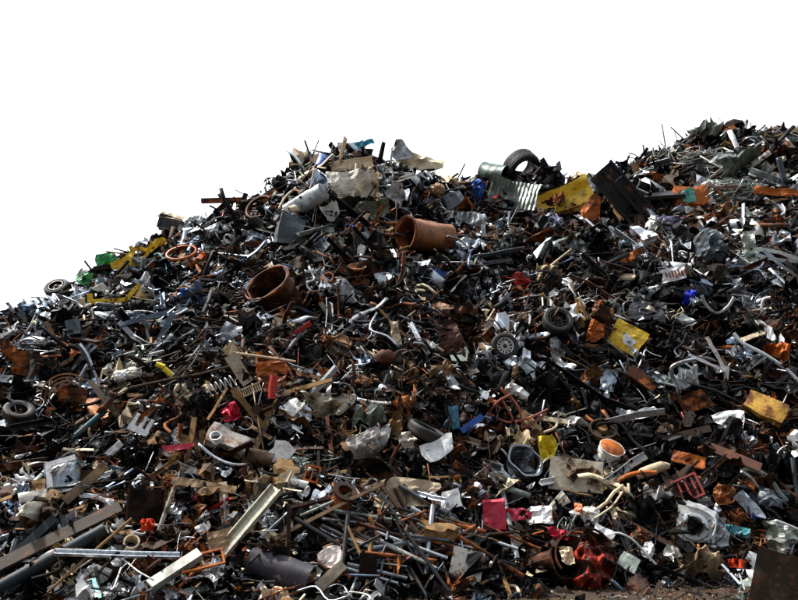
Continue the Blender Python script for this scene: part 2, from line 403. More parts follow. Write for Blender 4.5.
# ------------------------------------------------------------------ objects
def mesh_data(name, m, smooth=False, s=1.0):
    me = bpy.data.meshes.new(name)
    v = np.asarray(m[0], float)*s
    me.from_pydata(v.tolist(), [], [tuple(int(i) for i in q) for q in m[1]])
    if smooth:
        me.shade_smooth()
        try: me.set_sharp_from_angle(angle=rad(38))
        except Exception: pass
    else: me.shade_flat()
    return me
def tag(o, label=None, cat=None, group=None, kind=None):
    if label: o['label'] = label
    if cat: o['category'] = cat
    if group: o['group'] = group
    o['kind'] = kind or 'thing'
    return o
HERO = []      # u, v, rw, rh, landmark phrase
USED = set()
def frame_at(u, v, roll=0, tx=0, ty=0, out=0.0, face=.55):
    P = hit(u, v)
    k = v
    while P is None:
        k += 2; P = hit(u, k)
    n = slope_n(P[0], P[1]); dep = float((P-CAM) @ FWD)
    if k != v:                         # stands proud of the skyline: at the ridge, at its own height
        P = CAM + ray(u, v)*dep
    c = (CAM-P); c /= np.linalg.norm(c)
    Z = n*(1-face)+c*face; Z /= np.linalg.norm(Z)
    Y = UPV - Z*(UPV @ Z); Y /= np.linalg.norm(Y); X = np.cross(Y, Z)
    B = Matrix(((X[0], Y[0], Z[0]), (X[1], Y[1], Z[1]), (X[2], Y[2], Z[2])))
    B = B @ Matrix.Rotation(rad(roll), 3, 'Z') @ Matrix.Rotation(rad(tx), 3, 'X') @ Matrix.Rotation(rad(ty), 3, 'Y')
    s = dep/FPX
    P = P + n*out*s
    return Matrix.Translation(Vector(P)) @ B.to_4x4(), s
def hero(name, label, cat, u, v, parts, roll=0, tx=0, ty=0, out=2.0, face=.55, size=(20, 12), lm=None, group=None):
    """parts: (mesh, material[, smooth]) for one mesh, or a list of (part name, mesh, material, smooth, [sub-parts])"""
    mw, s = frame_at(u, v, roll, tx, ty, out, face)
    if isinstance(parts, tuple):
        o = bpy.data.objects.new(name, mesh_data(name, parts[0], len(parts) > 2 and parts[2], s)); COL.objects.link(o)
        o.data.materials.append(MATS[parts[1]]); o.matrix_world = mw
    else:
        o = bpy.data.objects.new(name, None); COL.objects.link(o); o.matrix_world = mw; o.empty_display_size = .1
        def add(p, par):
            q = bpy.data.objects.new(p[0], mesh_data(p[0], p[1], p[3] if len(p) > 3 else False, s)); COL.objects.link(q)
            q.data.materials.append(MATS[p[2]]); q.parent = par
            for sp_ in (p[4] if len(p) > 4 else []): add(sp_, q)
        for p in parts: add(p, o)
    tag(o, label, cat, group); USED.add(label)
    HERO.append((u, v, size[0]/2, size[1]/2, lm))
    return o
exec_heroes = True
S = sheet
# --- open drums and tanks
hero('oil_drum', 'rusty orange brown oil drum lying on its side with its open mouth to the left', 'drum', 424, 243,
     [('shell', drum_m(16, 50, .06, 3, 0.22), 'ochre_rust', True), ('rim_band', xf(revolve([(17.2, 1.2), (17.9, 1.2), (17.9, -1.2), (17.2, -1.2), (17.2, 1.2)], 36), (0, 0, -24.5)), 'rust', True)],
     roll=8, tx=0, ty=114, out=7.5, face=.5, size=(62, 36), lm='rusty drum on its side')
hero('scrap_bin', 'dark rusty round bin with its open black mouth tilted up', 'bin', 277, 298,
     [('shell', drum_m(23, 38, .05, 8, 0.184, True), 'rust_dark', True), ('rim_band', xf(revolve([(23.6, 1.2), (24.6, 1.2), (24.6, -1.2), (23.6, -1.2), (23.6, 1.2)], 36), (0, 0, 18.5)), 'rust', True)],
     roll=24, tx=-34, ty=-16, out=2, face=.5, size=(56, 46), lm='round rusty bin')
hero('gas_cylinder', 'pale blue grey cylinder tank pointing up right near the left summit', 'tank', 307, 207,
     [('shell', drum_m(9, 44, .1, 5, 0.13), 'pale_grey', True), ('end_cap', xf(revolve([(0, 1.6), (5, 1.2), (8.8, 0), (0, -.6)], 30), (0, 0, 22.2)), 'slate', True)],
     roll=22, tx=0, ty=62, out=5.5, size=(50, 24), lm='blue grey tank')
hero('storage_tank', 'dark green rounded tank half buried beside the big tyre on the ridge', 'tank', 497, 182, (drum_m(11, 30, .08, 3, .14, True), 'dark_green', True), roll=-30, ty=74, out=7.5, size=(28, 20), lm='dark green tank')
hero('dark_cylinder', 'large dark purple grey steel cylinder lying at the bottom edge below the cream channel', 'cylinder', 281, 577,
     [('shell', drum_m(13.5, 66, .1, 7, 0.112), 'purple_steel', True), ('end_cap', xf(revolve([(0, 1), (9, 1.2), (13.2, .2), (0, -.4)], 30), (0, 0, -33.4), (180, 0, 0)), 'dark_steel', True)],
     roll=-30, tx=0, ty=86, out=8.5, face=.2, size=(66, 34), lm='large dark cylinder')
hero('duct_box', 'grey rusty edged duct box lying in front of the round brown can', 'duct', 228, 446, (box(42, 22, 12, 4, 0.525, 5), 'rusty_grey'), roll=-24, tx=-25, out=6.5, size=(44, 26), lm='grey duct box')
hero('brown_can', 'stubby brown cylinder sticking out behind the white teardrop plate', 'can', 262, 464, (drum_m(8, 26, .1, 5, 0.22), 'brown', True), roll=-15, ty=80, out=8.5, size=(22, 18), lm='stubby brown can')
hero('pipe_flange', 'short rusty pipe end with a bolted flange ring facing out', 'pipe', 341, 506,
     [('pipe_body', drum_m(10, 26, .22, 2, 0.076), 'rust', True), ('flange', xf(revolve([(7.8, 1.5), (13, 1.5), (13, -1.5), (7.8, -1.5), (7.8, 1.5)], 28), (0, 0, 12)), 'rust_dark', True)],
     roll=20, tx=-20, ty=28, out=7.5, size=(28, 24), lm='rusty pipe flange')
hero('pipe_ring', 'cream pipe end ring standing up in the lower left', 'pipe', 132, 551, (drum_m(7.5, 14, .2, 2, 0.058), 'cream', True), tx=-10, ty=8, out=8.5, size=(16, 16), lm='cream pipe ring')
hero('rusty_pot', 'small rusty tube with an open black end beside the white foil', 'pipe', 329, 287, (drum_m(6.5, 16, .3, 2, 0.112), 'rust', True), ty=-20, tx=-10, out=6.5, size=(14, 14), lm='rusty tube end')
hero('round_bowl', 'shallow round grey bowl leaning between the spoked wheel and the tyre', 'bowl', 537, 342, (revolve([(0, -4), (8, -3.5), (12, 0), (13, 1), (12.4, 1.4), (8, -2.8), (0, -3.2)], 28), 'steel', True), tx=-55, roll=14, out=6.5, size=(24, 14), lm='grey bowl')
hero('pulley', 'flat brown round pulley wheel lying face up on the dark scrap', 'pulley', 602, 435,
     [('disc', revolve([(0, 0), (11, 0), (12, 2.5), (14, 2.5), (14, -2.5), (0, -2.5)], 32), 'brown', True), ('hub', revolve([(0, 3), (4, 3), (4.5, 0), (0, 0)], 20), 'wood', True)], tx=-22, roll=-5, out=6.5, size=(28, 20), lm='brown pulley wheel')
hero('round_canister', 'round canister with white and orange top below the pulley wheel', 'canister', 608, 459,
     [('shell', drum_m(12, 16, .1, 2, 0.184), 'dirty_white', True), ('lid', xf(revolve([(0, 2.5), (8, 2), (12, 0), (0, -1)], 26), (0, 0, 8)), 'rust_orange', True)], tx=-30, ty=20, out=7.5, size=(26, 24), lm='white and orange canister')

# --- wheels and tyres
def wheel_parts(Ro, Wd, rimmat, sp=10): return [('tyre', tyre_m(Ro, Wd), 'rubber', True), ('rim', rim_m(Ro*.6, Wd, sp), rimmat, False, [('hub_cap', xf(revolve([(0, 1.2), (Ro*.12, .8), (Ro*.15, 0), (0, 0)], 16), (0, 0, Wd*.34)), 'dark_steel', True)])]
hero('wheel', 'car wheel with a pale spoked rim facing out in the middle of the heap', 'wheel', 502, 354, wheel_parts(14, 10, 'dirty_white', 12), tx=-8, ty=12, out=8.5, face=.9, size=(32, 30), lm='pale spoked wheel', group='wheels and tyres in the scrap')
hero('wheel', 'car wheel with a dark dirty rim tilted up right of the grey bowl', 'wheel', 556, 328, wheel_parts(15, 11, 'dark_steel', 8), tx=-22, ty=10, out=8.5, face=.75, size=(34, 26), lm='dark rimmed wheel', group='wheels and tyres in the scrap')
hero('tyre', 'big black truck tyre standing on the ridge against the sky', 'tyre', 521, 171, (tyre_m(19, 16, 11), 'rubber', True), roll=42, tx=52, out=3, face=.9, size=(44, 34), lm='big tyre on the ridge', group='wheels and tyres in the scrap')
hero('wheel', 'small black wheel poking up on the left skyline', 'wheel', 59, 291, wheel_parts(12, 8, 'dark_steel', 5), tx=-52, roll=22, out=4, face=.9, size=(24, 14), lm='black wheel on the left skyline', group='wheels and tyres in the scrap')
hero('tyre', 'worn black tyre sunk in the scrap, only its upper arc showing', 'tyre', 424, 436, (tyre_m(20, 11, 14), 'rubber', True), roll=-30, tx=-58, out=5.5, size=(40, 20), lm='half sunk tyre', group='wheels and tyres in the scrap')
hero('tyre', 'black tyre lying near the left edge beside the bronze hoops', 'tyre', 20, 418, (tyre_m(15, 10, 8), 'rubber', True), tx=-30, ty=10, out=7.5, size=(30, 26), lm='black tyre near the left edge', group='wheels and tyres in the scrap')

# --- sheets and boxes of the upper heap
hero('metal_box', 'light grey box with two small holes near the left summit', 'box', 272, 198,
     [('shell', box(21, 19, 14, 4, 0.304, 4), 'pale_grey'), ('hole_dark', xf(revolve([(0, .6), (1, .5), (1.2, 0), (0, 0)], 10), (3, 2, 7.6)), 'black', True), ('hole_dark', xf(revolve([(0, .6), (1, .5), (1.2, 0), (0, 0)], 10), (-4, -3, 7.6)), 'black', True)],  # black discs paint in the dark of the two holes
     roll=18, tx=-20, ty=-20, out=6.5, size=(26, 26), lm='light grey box')
hero('white_metal_sheet', 'off white crumpled panel with a notch below the left summit', 'panel', 348, 196, (S(48, 27, 14, 9, .5, .4, 3, .16, .14, 21), 'cream_white'), roll=8, out=15, face=.8, size=(46, 24), lm='off white panel')
hero('cream_sheet', 'long cream sheet folded over the left summit ridge', 'sheet', 416, 173, (S(50, 20, 14, 7, .5, .6, 2, .16, .12, 33), 'cream'), roll=-12, out=11, face=.75, size=(48, 18), lm='long cream sheet')
hero('tan_board', 'tan board lying across the left summit', 'board', 352, 171, (S(44, 11, 8, 4, 1.2, .2, 1, .08, .06, 35), 'cream'), roll=10, out=7.5, face=.75, size=(40, 10), lm='tan summit board')
hero('white_metal_sheet', 'white flat panel on the highest point of the left summit', 'panel', 352, 154, (S(26, 13, 6, 5, .6, .3, 2, .14, .12, 37), 'white'), roll=5, out=6.5, face=.7, size=(22, 8), lm='white summit panel')
hero('bent_sheet', 'pale teal sheet standing up in a point on the left summit', 'sheet', 398, 155, (S(24, 22, 7, 7, .5, .5, 2, .2, .25, 41), 'pale_grey'), roll=35, tx=-10, out=4, face=.85, size=(22, 18), lm='pale teal sheet')
hero('plastic_sheet', 'bright cyan plastic strip on top of the left summit', 'plastic sheet', 364, 148, (S(20, 6, 8, 4, .5, 1.2, 2, .2, .2, 43), 'cyan'), roll=14, out=5.5, face=.7, size=(16, 6), lm='cyan plastic strip')
hero('corrugated_sheet', 'grey green corrugated sheet draped below the big tyre', 'corrugated sheet', 512, 201, (corrugated(50, 30, 13, .75, .4, 5, .5), 'grey_green', True), roll=-16, tx=-6, out=7.5, face=.75, size=(50, 32), lm='corrugated sheet')
hero('plastic_bag', 'bright blue plastic bag bunched beside the corrugated sheet', 'bag', 477, 200, (bag(8, 11, 6, 9), 'blue'), roll=20, out=12, size=(14, 18), lm='blue plastic bag')
hero('dark_sheet', 'crushed black sheet hanging under the corrugated sheet', 'sheet', 513, 222, (S(42, 18, 12, 6, .4, 1.4, 4, .25, .2, 51), 'dark_steel'), roll=-8, out=6.5, face=.7, size=(40, 14), lm='crushed black sheet')
hero('car_bonnet', 'bent yellow car bonnet with a big rust hole near the ridge', 'car panel', 563, 206,
     [('panel', S(60, 26, 18, 9, .5, .35, 2, .12, .08, 61, cyl=.5), 'yellow', True), ('rust_patch', xf(S(15, 12, 6, 6, .4, .8, 2, .15, .3, 62), (-3, 1, 3.4)), 'rust'), ('folded_edge', xf(S(56, 5, 12, 3, .4, .4, 1, .2, .1, 63), (0, -13, -1), (40, 0, 0)), 'ochre')],
     roll=22, tx=-6, out=8.5, face=.8, size=(60, 34), lm='yellow bonnet')
hero('rusty_curved_sheet', 'orange rust curved panel tucked under the yellow bonnet', 'panel', 589, 218, (S(30, 16, 9, 6, .5, .5, 2, .2, .15, 65, cyl=.5), 'rust_orange'), roll=52, out=7.5, face=.7, size=(26, 26), lm='orange rust panel')
hero('plastic_shell', 'pale lilac crumpled plastic piece under the yellow bonnet', 'plastic piece', 553, 230, (S(20, 18, 9, 8, .4, 1.6, 3, .3, .25, 67), 'lilac'), roll=30, out=7.5, face=.8, size=(18, 16), lm='lilac plastic piece')
hero('crumpled_sheet', 'green grey folded sheet below the yellow bonnet', 'sheet', 570, 250, (S(30, 20, 10, 7, .4, 1., 3, .35, .2, 69), 'grey_green'), roll=30, out=6.5, face=.7, size=(28, 18), lm='folded green grey sheet')
hero('steel_trough', 'long black twin steel trough slanting down from the ridge', 'trough', 616, 212,
     [('floor_plate', box(60, 22, 1.4, 2, 0.134, 4), 'dark_steel'), ('side_rail', xf(box(62, 2.5, 7), (0, 12.4, 2)), 'dark_steel'), ('side_rail', xf(box(60, 2.5, 6), (1, -12.4, 2)), 'black_gloss'), ('middle_rail', xf(box(58, 3, 4.5), (0, 1, 3.2)), 'dark_steel'), ('rib', xf(box(1.4, 9, 1), (8, -6.5, 1.5)), 'brown'), ('rib', xf(box(1.4, 9, 1), (-12, 7.5, 1.5)), 'steel')],
     roll=-50, tx=0, out=22, face=.9, size=(46, 58), lm='black steel trough')
hero('steel_slab', 'flat black steel slab jutting out level beside the twin trough', 'slab', 660, 207, (box(42, 24, 3.5, 3, 0.151, 4), 'black_gloss'), roll=3, tx=-52, out=12.5, face=.6, size=(42, 14), lm='black steel slab')
hero('enamel_box', 'rusty orange crushed box with a turquoise enamel side', 'box', 692, 206,
     [('shell', box(34, 22, 16, 15, .9, 6), 'rust_orange'), ('enamel_panel', xf(S(14, 15, 6, 6, .5, .3, 1, .1, .1, 71), (-5, -2, 10.5)), 'turquoise')], roll=6, tx=-10, ty=15, out=9.5, face=.7, size=(40, 26), lm='orange and turquoise box')
hero('torn_carton', 'dark violet torn panel with white scraps under the black slab', 'panel', 668, 228, (S(24, 16, 9, 6, .4, .9, 3, .25, .2, 73), 'violet'), roll=-8, out=6.5, face=.8, size=(24, 14), lm='dark violet panel')
hero('dented_tank', 'slate grey dented tank bulging out below the right summit', 'tank', 712, 254, (bag(19, 21, 11, 12, 20, .9), 'slate'), roll=20, out=6.5, size=(34, 36), lm='slate dented tank')
hero('crushed_metal_sheet', 'large grey green crushed car panel on the right summit', 'car panel', 742, 172, (S(44, 32, 16, 14, .4, 1.7, 5, .3, .2, 77, cyl=.5), 'grey_green'), roll=20, out=6.5, face=.75, size=(42, 30), lm='crushed grey green panel')
hero('crushed_metal_sheet', 'pale crushed sheet bundle at the very top of the right summit', 'car panel', 706, 141, (S(38, 22, 16, 12, .4, 2.4, 5, .4, .25, 79), 'pale_green'), roll=-10, out=7.5, face=.7, size=(36, 18), lm='crushed bundle on the right summit')
hero('crushed_metal_sheet', 'grey green curved sheet leaning at the right edge below the summit', 'car panel', 787, 192, (S(34, 16, 12, 8, .4, 1.2, 3, .3, .2, 81), 'pale_grey'), roll=28, out=6.5, face=.7, size=(30, 16), lm='curved sheet at the right edge')
hero('rusty_bale', 'dark maroon crushed bale among the grey wires of the right summit', 'bale', 767, 165, (bag(22, 16, 9, 22, 20, 2.6), 'rust_dark'), out=7.5, size=(34, 26), lm='dark maroon bale')
hero('yellow_scrap_sheet', 'small yellow panel at the top right edge of the photo', 'panel', 796, 139, (S(10, 9, 5, 4, .5, .4, 1, .15, .1, 83), 'yellow'), out=6.5, face=.8, size=(10, 8), lm='yellow panel at the top right')
hero('rust_sheet', 'long orange rust plate lying level at the right edge', 'plate', 775, 198, (S(44, 8, 10, 4, 1, .4, 2, .1, .12, 85), 'rust_orange'), roll=-6, out=7.5, face=.6, size=(42, 8), lm='orange rust plate at the right edge')
hero('upright_board', 'narrow tan board standing upright on the ridge left of the right summit', 'board', 636, 178, (S(6, 28, 3, 7, .8, .3, 1, .1, .12, 87), 'tan_rust'), roll=14, out=6.5, face=.9, size=(8, 26), lm='upright tan board')
hero('foil_sheet', 'crinkled white grey curtain of sheet hanging below the slate tank', 'sheet', 752, 255, (S(17, 28, 10, 12, .4, 1., 3, .2, .15, 89), 'pale_green'), roll=8, out=7.5, face=.8, size=(16, 26), lm='hanging crinkled sheet')
hero('dented_cube', 'brown rusty cube with a dark face on the right summit ridge', 'box', 727, 138, (box(13, 12, 10, 9, 0.61, 4), 'rust'), roll=12, out=5.5, size=(12, 10), lm='brown cube on the summit')
for k_, (a_, b_, w_, h_, sd_, lab, lm_) in enumerate([(735, 196, 60, 26, 3, 'fan of pale wires spilling down under the crushed grey green panel', 'fan of pale wires'), (700, 168, 46, 30, 5, 'knot of grey wires on the left flank of the right summit', 'knot of grey wires'), (770, 142, 50, 16, 9, 'loops of thin grey wire sticking up on the right skyline', 'wire loops on the skyline')]):
    hero('wire_bundle', lab, 'wire', a_, b_, (tangle(w_, h_, 14, 26, .45, sd_, 5, 6), 'wire_grey', True), out=5.5, face=.7, size=(w_*.6, h_*.6), lm=lm_, group='wire bundles on the right summit')

# --- left skyline and flank
hero('machine_wreck', 'crumpled yellow machine frame of bars on the left flank', 'machine frame', 146, 268,
     [('beam', xf(bar(56, prof_U(5.5, 4, .9), 3, .11, 5), (0, 4, 2), (90, 0, 4)), 'yellow'), ('beam', xf(bar(44, prof_U(5, 4, .9), 4, .11, 5), (-6, -7, 3), (90, 0, -6)), 'yellow'), ('strut', xf(bar(24, rect(4, 1.2), 5, .11, 5), (-8, -1, 5), (0, 10, 62)), 'yellow'),
      ('strut', xf(bar(22, rect(3.5, 1.2), 6, .11, 5), (8, -1, 5), (0, -10, 40)), 'yellow'), ('gusset', xf(S(12, 9, 5, 4, .8, .3, 2, .2, .2, 4), (22, 7, 4)), 'yellow'), ('gusset', xf(S(11, 10, 5, 4, .8, .3, 2, .2, .2, 6), (-20, -10, 4)), 'yellow')],
     roll=20, out=15, face=.85, size=(58, 30), lm='yellow machine frame')
hero('yellow_bar', 'yellow bar with a rising hook end below the green pieces', 'bar', 116, 309, (join(xf(bar(34, prof_U(5, 4, .9), 3, .02, 3), (-4, -3, 0), (90, 0, 0)), xf(bar(20, prof_U(4.5, 4, .9), 5, .03, 3), (17, 5, 1), (90, 0, 50)), xf(box(5, 9, 1.6), (-21.5, -2, 2))), 'yellow'), roll=2, out=14, face=.85, size=(46, 16), lm='hooked yellow bar')
hero('green_crate', 'bright green broken plastic crate on the left skyline', 'crate', 110, 267,
     [('crate_wall', xf(S(18, 15, 7, 7, 1, .7, 2, .3, .12, 8), (0, 2, 3)), 'green'), ('crate_base', xf(S(18, 12, 6, 5, 1, .5, 2, .2, .12, 9), (2, -9, 3), (-55, 0, 0)), 'dark_green')], roll=18, out=5.5, face=.8, size=(20, 20), lm='green crate')
hero('green_sheet', 'crumpled green plastic piece left of the green crate', 'plastic piece', 88, 287, (S(22, 14, 10, 8, .5, 2.0, 3, .4, .25, 12), 'green'), roll=-18, out=8.5, face=.75, size=(20, 12), lm='crumpled green piece')
hero('twisted_steel_wreck', 'twisted blue grey steel frame hanging on the left flank', 'frame', 148, 338,
     [('beam', xf(bar(46, prof_L(5, 1), 3, .02, 3), (0, 5, 0), (0, 0, 12)), 'blue_steel'), ('beam', xf(bar(30, rect(5, 1.2), 4, .03, 3), (-14, -6, 2), (0, 0, -52)), 'bright_steel'), ('beam', xf(bar(34, rect(6, 1.4), 5, .03, 3), (20, -4, 3), (0, 0, 62)), 'blue_steel'),
      ('strut', xf(bar(22, rect(3, 1), 6, .03, 3), (2, -3, 4), (0, 0, -80)), 'steel')], roll=3, out=14, face=.85, size=(52, 36), lm='twisted blue grey frame')
hero('steel_bundle', 'bundle of narrow steel strips hanging down in a fan', 'steel strips', 84, 366, [('strip', xf(ribbon(38, 3, .5, 3+k, .35), (k*3-4, 0, k), (0, 0, 78+k*6)), ['blue_steel', 'steel', 'slate', 'bright_steel'][k]) for k in range(4)], roll=-6, out=7.5, face=.8, size=(20, 38), lm='hanging steel strips')
hero('rust_sheet', 'square rusty brown sheet near the left edge', 'sheet', 30, 369, (S(30, 24, 9, 8, .5, .5, 2, .12, .1, 14), 'rust'), roll=-2, out=7.5, face=.8, size=(30, 24), lm='square rusty sheet')
hero('grey_sheet', 'pale grey sheet strip at the left edge under the rusty sheet', 'sheet', 9, 385, (S(24, 10, 8, 5, .5, .7, 2, .2, .15, 15), 'pale_grey'), roll=-4, out=7.5, face=.75, size=(24, 10), lm='pale strip at the left edge')
hero('tank_can', 'teal grey round can among dark scrap on the left flank', 'can', 74, 334, (drum_m(6.5, 15, .1, 2, 0.256, True), 'slate_teal', True), roll=12, tx=-70, out=7.5, size=(14, 16), lm='teal grey can')
hero('blue_bag', 'royal blue plastic bag below the yellow frame', 'bag', 191, 300, (bag(11, 9, 6, 19), 'blue'), out=6.5, size=(18, 15), lm='royal blue bag')
hero('blue_drum', 'crushed light blue bucket in the upper left heap', 'bucket', 318, 252, (bag(10, 9, 6, 29), 'light_blue'), out=7.5, size=(16, 14), lm='light blue bucket')
hero('open_box', 'dark box with a pale open lid on the left skyline', 'box', 173, 230,
     [('shell', box(22, 13, 14, 4, 0.355, 4), 'dark_steel'), ('lid', xf(S(24, 11, 6, 4, 1, .2, 1, .1, .08, 16), (0, 8, 4), (-40, 0, 0)), 'cream')], roll=-14, out=6.5, face=.7, size=(26, 18), lm='open box on the skyline')
hero('dark_sheet', 'grey blue rounded sheet right of the open lidded box', 'sheet', 198, 240, (S(30, 15, 10, 6, .5, .9, 3, .25, .2, 17), 'slate'), roll=14, out=6.5, face=.75, size=(28, 14), lm='rounded grey blue sheet')
hero('pale_sheet', 'pale grey sheet lump on the skyline above the yellow frame', 'sheet', 197, 226, (S(22, 11, 8, 5, .5, .9, 2, .3, .2, 18), 'pale_grey'), roll=18, out=7.5, face=.75, size=(20, 10), lm='pale skyline sheet')
hero('rust_beam', 'rusty brown beam jutting left from the skyline under the grey box', 'beam', 226, 207, (bar(42, prof_I(4.5, 5, 1), 3, .01, 3), 'rust'), roll=2, out=7.5, face=.8, size=(40, 7), lm='jutting rusty beam')
hero('sheet_metal_box', 'tall blue grey dented sheet box below the light grey box', 'sheet metal', 292, 237, (box(26, 30, 10, 7, 0.865, 5), 'slate'), roll=-8, tx=-10, ty=18, out=7.5, face=.8, size=(28, 30), lm='tall blue grey sheet box')
hero('pale_sheet', 'pale blue sheet angled in front of the rusty hoops', 'sheet', 216, 237, (S(26, 14, 8, 6, .5, .8, 3, .3, .2, 19), 'pale_grey'), roll=30, out=7.5, face=.75, size=(26, 16), lm='pale angled sheet')
hero('blue_sheet', 'crumpled blue grey sheets left of the tall dented box', 'sheet', 256, 245, (S(28, 18, 12, 8, .4, 1.8, 3, .4, .25, 20), 'light_steel'), roll=-20, out=7.5, face=.75, size=(28, 18), lm='crumpled blue grey sheets')
for k_, (a_, b_, rr_, lab) in enumerate([(238, 217, 19, 'wide dark rusty hoop lying behind the pale angled sheet'), (262, 213, 15, 'smaller rusty hoop right of the wide dark hoop')]):
    hero('rusty_hoop', lab, 'hoop', a_, b_, (revolve([(rr_, 1.8), (rr_-2, 1.8), (rr_-2, -1.8), (rr_, -1.8), (rr_, 1.8)], 30, 0, 4.6), 'rust', True), roll=30*k_+10, tx=-42, out=6.5, face=.8, size=(rr_*1.8, 10), lm=['wide rusty hoop', 'small rusty hoop'][k_], group='rusty hoops on the upper heap')
hero('bent_cowl', 'pale curved cowl standing beside the off white panel', 'cowl', 330, 217, (S(15, 20, 9, 9, .5, .4, 2, .15, .15, 231, cyl=1.6), 'dirty_white'), roll=30, out=6.5, size=(16, 18), lm='pale curved cowl')
hero('brown_ball', 'round tan woven ball above the rusty drum', 'ball', 434, 199, (lump(7, 6, 5, .22, 33, 3, 4), 'tan_rust'), out=10.5, size=(13, 12), lm='round tan ball')
hero('grey_box', 'slate grey folded box right of the round tan ball', 'box', 450, 207, (box(20, 16, 11, 17, 0.865, 4), 'slate'), roll=24, tx=-15, out=6.5, face=.7, size=(20, 16), lm='slate folded box')
hero('striped_sheet', 'fluted grey sheets stacked right of the rusty drum', 'corrugated sheet', 464, 226, (corrugated(36, 15, 7, .8, .4, 8, .7), 'steel', True), roll=-12, out=7.5, face=.7, size=(34, 14), lm='fluted grey sheets')
hero('pointed_sheet', 'light grey triangular sheet left of the round tan ball', 'sheet', 394, 202, (S(20, 17, 6, 6, .5, .4, 2, .4, .3, 34), 'pale_grey'), roll=50, out=9.5, face=.85, size=(17, 16), lm='light triangular sheet')
hero('green_sheet', 'olive green bent sheet under the off white panel', 'sheet', 372, 214, (S(38, 14, 10, 6, .5, .7, 3, .25, .2, 36), 'olive'), roll=16, out=6.5, face=.7, size=(36, 14), lm='olive bent sheet')
hero('rust_post', 'thin rusty post leaning up through the scrap left of the drum', 'post', 372, 236, (bar(44, prof_L(3.6, .8), 2, .01, 3), 'rust'), roll=63, out=10.5, face=.9, size=(18, 38), lm='leaning rusty post')
hero('thin_post', 'thin dark rod sticking up from the ridge right of the cream sheet', 'rod', 459, 181, (bar(24, circ(.7, 6), 2, .02, 3), 'rust_dark'), roll=62, out=6.5, face=.9, size=(8, 16), lm='rod on the ridge')
hero('orange_bowl', 'small orange bowl above the white foil', 'bowl', 357, 276, (revolve([(0, -3), (6, -2.4), (9, 1), (9.4, 1.5), (8.4, 1.4), (5.6, -1.6), (0, -2)], 26), 'orange_brown', True), tx=-45, out=10.5, size=(17, 9), lm='orange bowl')
hero('white_foil', 'crumpled white foil sheet right of the round bin', 'foil', 345, 305, (S(62, 20, 20, 10, .4, 2.2, 4, .3, .25, 38), 'foil_white'), roll=-16, out=14, face=.7, size=(58, 18), lm='white foil')
hero('white_shard', 'small white pointed shard below the off white panel', 'shard', 361, 257, (S(7, 14, 4, 6, .5, .3, 1, .2, .3, 39), 'white'), roll=-28, out=9.5, face=.9, size=(7, 12), lm='small white shard')

# --- the middle
hero('red_torn_sheet', 'torn bright red panel below the corrugated sheet', 'panel', 521, 290, (S(24, 16, 9, 7, .5, 1., 3, .35, .25, 91), 'red'), roll=-40, out=8.5, face=.8, size=(22, 18), lm='torn red panel')
hero('rust_strip', 'orange brown curled strip of sheet right of the centre', 'sheet', 627, 267, (S(42, 10, 14, 5, .5, .9, 3, .3, .2, 93), 'rust_orange'), roll=26, out=8.5, face=.8, size=(40, 16), lm='curled orange brown strip')
hero('label_plate', 'white plate stained with rust brown bars', 'plate', 673, 287,
     [('plate', S(27, 15, 8, 5, .6, .3, 1, .12, .12, 95), 'white')] + [('rust_bar', xf(box(1.5, 7-abs(k-3)*.6, .5), (k*3-9, 1-k % 2, 1.9), (0, 0, 8)), 'rust') for k in range(7)], roll=10, tx=-6, out=16, face=.8, size=(28, 16), lm='rust stained white plate')
hero('torn_liner', 'torn pale liner hanging left of the rust stained plate', 'sheet', 645, 300, (S(26, 9, 12, 5, .4, 1.8, 3, .4, .3, 97), 'pale_grey'), roll=24, out=9.5, face=.8, size=(26, 12), lm='torn pale liner')
hero('blue_plastic_lump', 'deep blue crumpled plastic lump in the dark hollow on the right', 'plastic lump', 689, 303, (bag(8, 7, 5, 9, 14, 1.2), 'deep_blue'), out=9.5, size=(14, 13), lm='deep blue lump')
hero('yellow_sign', 'bright yellow square sheet with a torn white patch', 'sign', 624, 345,
     [('sheet', S(34, 28, 9, 8, .8, .3, 2, .08, .07, 99), 'yellow'), ('white_patch', xf(S(16, 11, 5, 5, .3, .3, 1, .08, .25, 101), (2, -2, 1.9)), 'white', False, [('dark_print', xf(join(box(8, 1.1, .3), xf(box(5, 1.1, .3), (1, -2.4, 0)), xf(box(1.3, 4, .3), (-4, 1, 0))), (0, 1, 1.2), (0, 0, 12)), 'dark_steel')])],
     roll=-30, tx=-10, out=9.5, face=.85, size=(42, 34), lm='yellow sheet with a white patch')
hero('orange_plate', 'small orange rust plate above the dark rimmed wheel', 'plate', 578, 318, (S(12, 12, 4, 4, .6, .4, 1, .1, .12, 103), 'ochre'), roll=-30, out=9.5, face=.8, size=(10, 12), lm='small orange plate')
hero('rust_strip', 'deep orange folded rust sheet left of the yellow sheet', 'sheet', 593, 338, (S(14, 24, 6, 8, .5, .8, 2, .3, .2, 105), 'rust_orange'), roll=-14, out=7.5, face=.8, size=(14, 22), lm='deep orange folded sheet')
hero('light_sheet', 'light blue grey stepped sheet right of the centre', 'sheet', 606, 384, (S(18, 26, 7, 8, .5, .8, 3, .35, .15, 107), 'light_steel'), roll=-8, out=8.5, face=.8, size=(20, 26), lm='light stepped sheet')
hero('brown_case', 'flat brown case leaning in the dark on the right', 'case', 641, 386, [('shell', box(32, 14, 5, 4, 0.202, 4), 'brown'), ('lid', xf(box(30, 12, 1, 3, 0.185, 4), (0, 0, 3.3)), 'rust')], roll=-36, tx=-20, out=7.5, face=.8, size=(32, 24), lm='flat brown case')
hero('orange_block', 'orange rusty insulation block on the right', 'block', 763, 416, (box(38, 20, 13, 12, 0.525, 5), 'ochre'), roll=-24, tx=-15, out=9.5, face=.8, size=(40, 30), lm='orange rusty block')
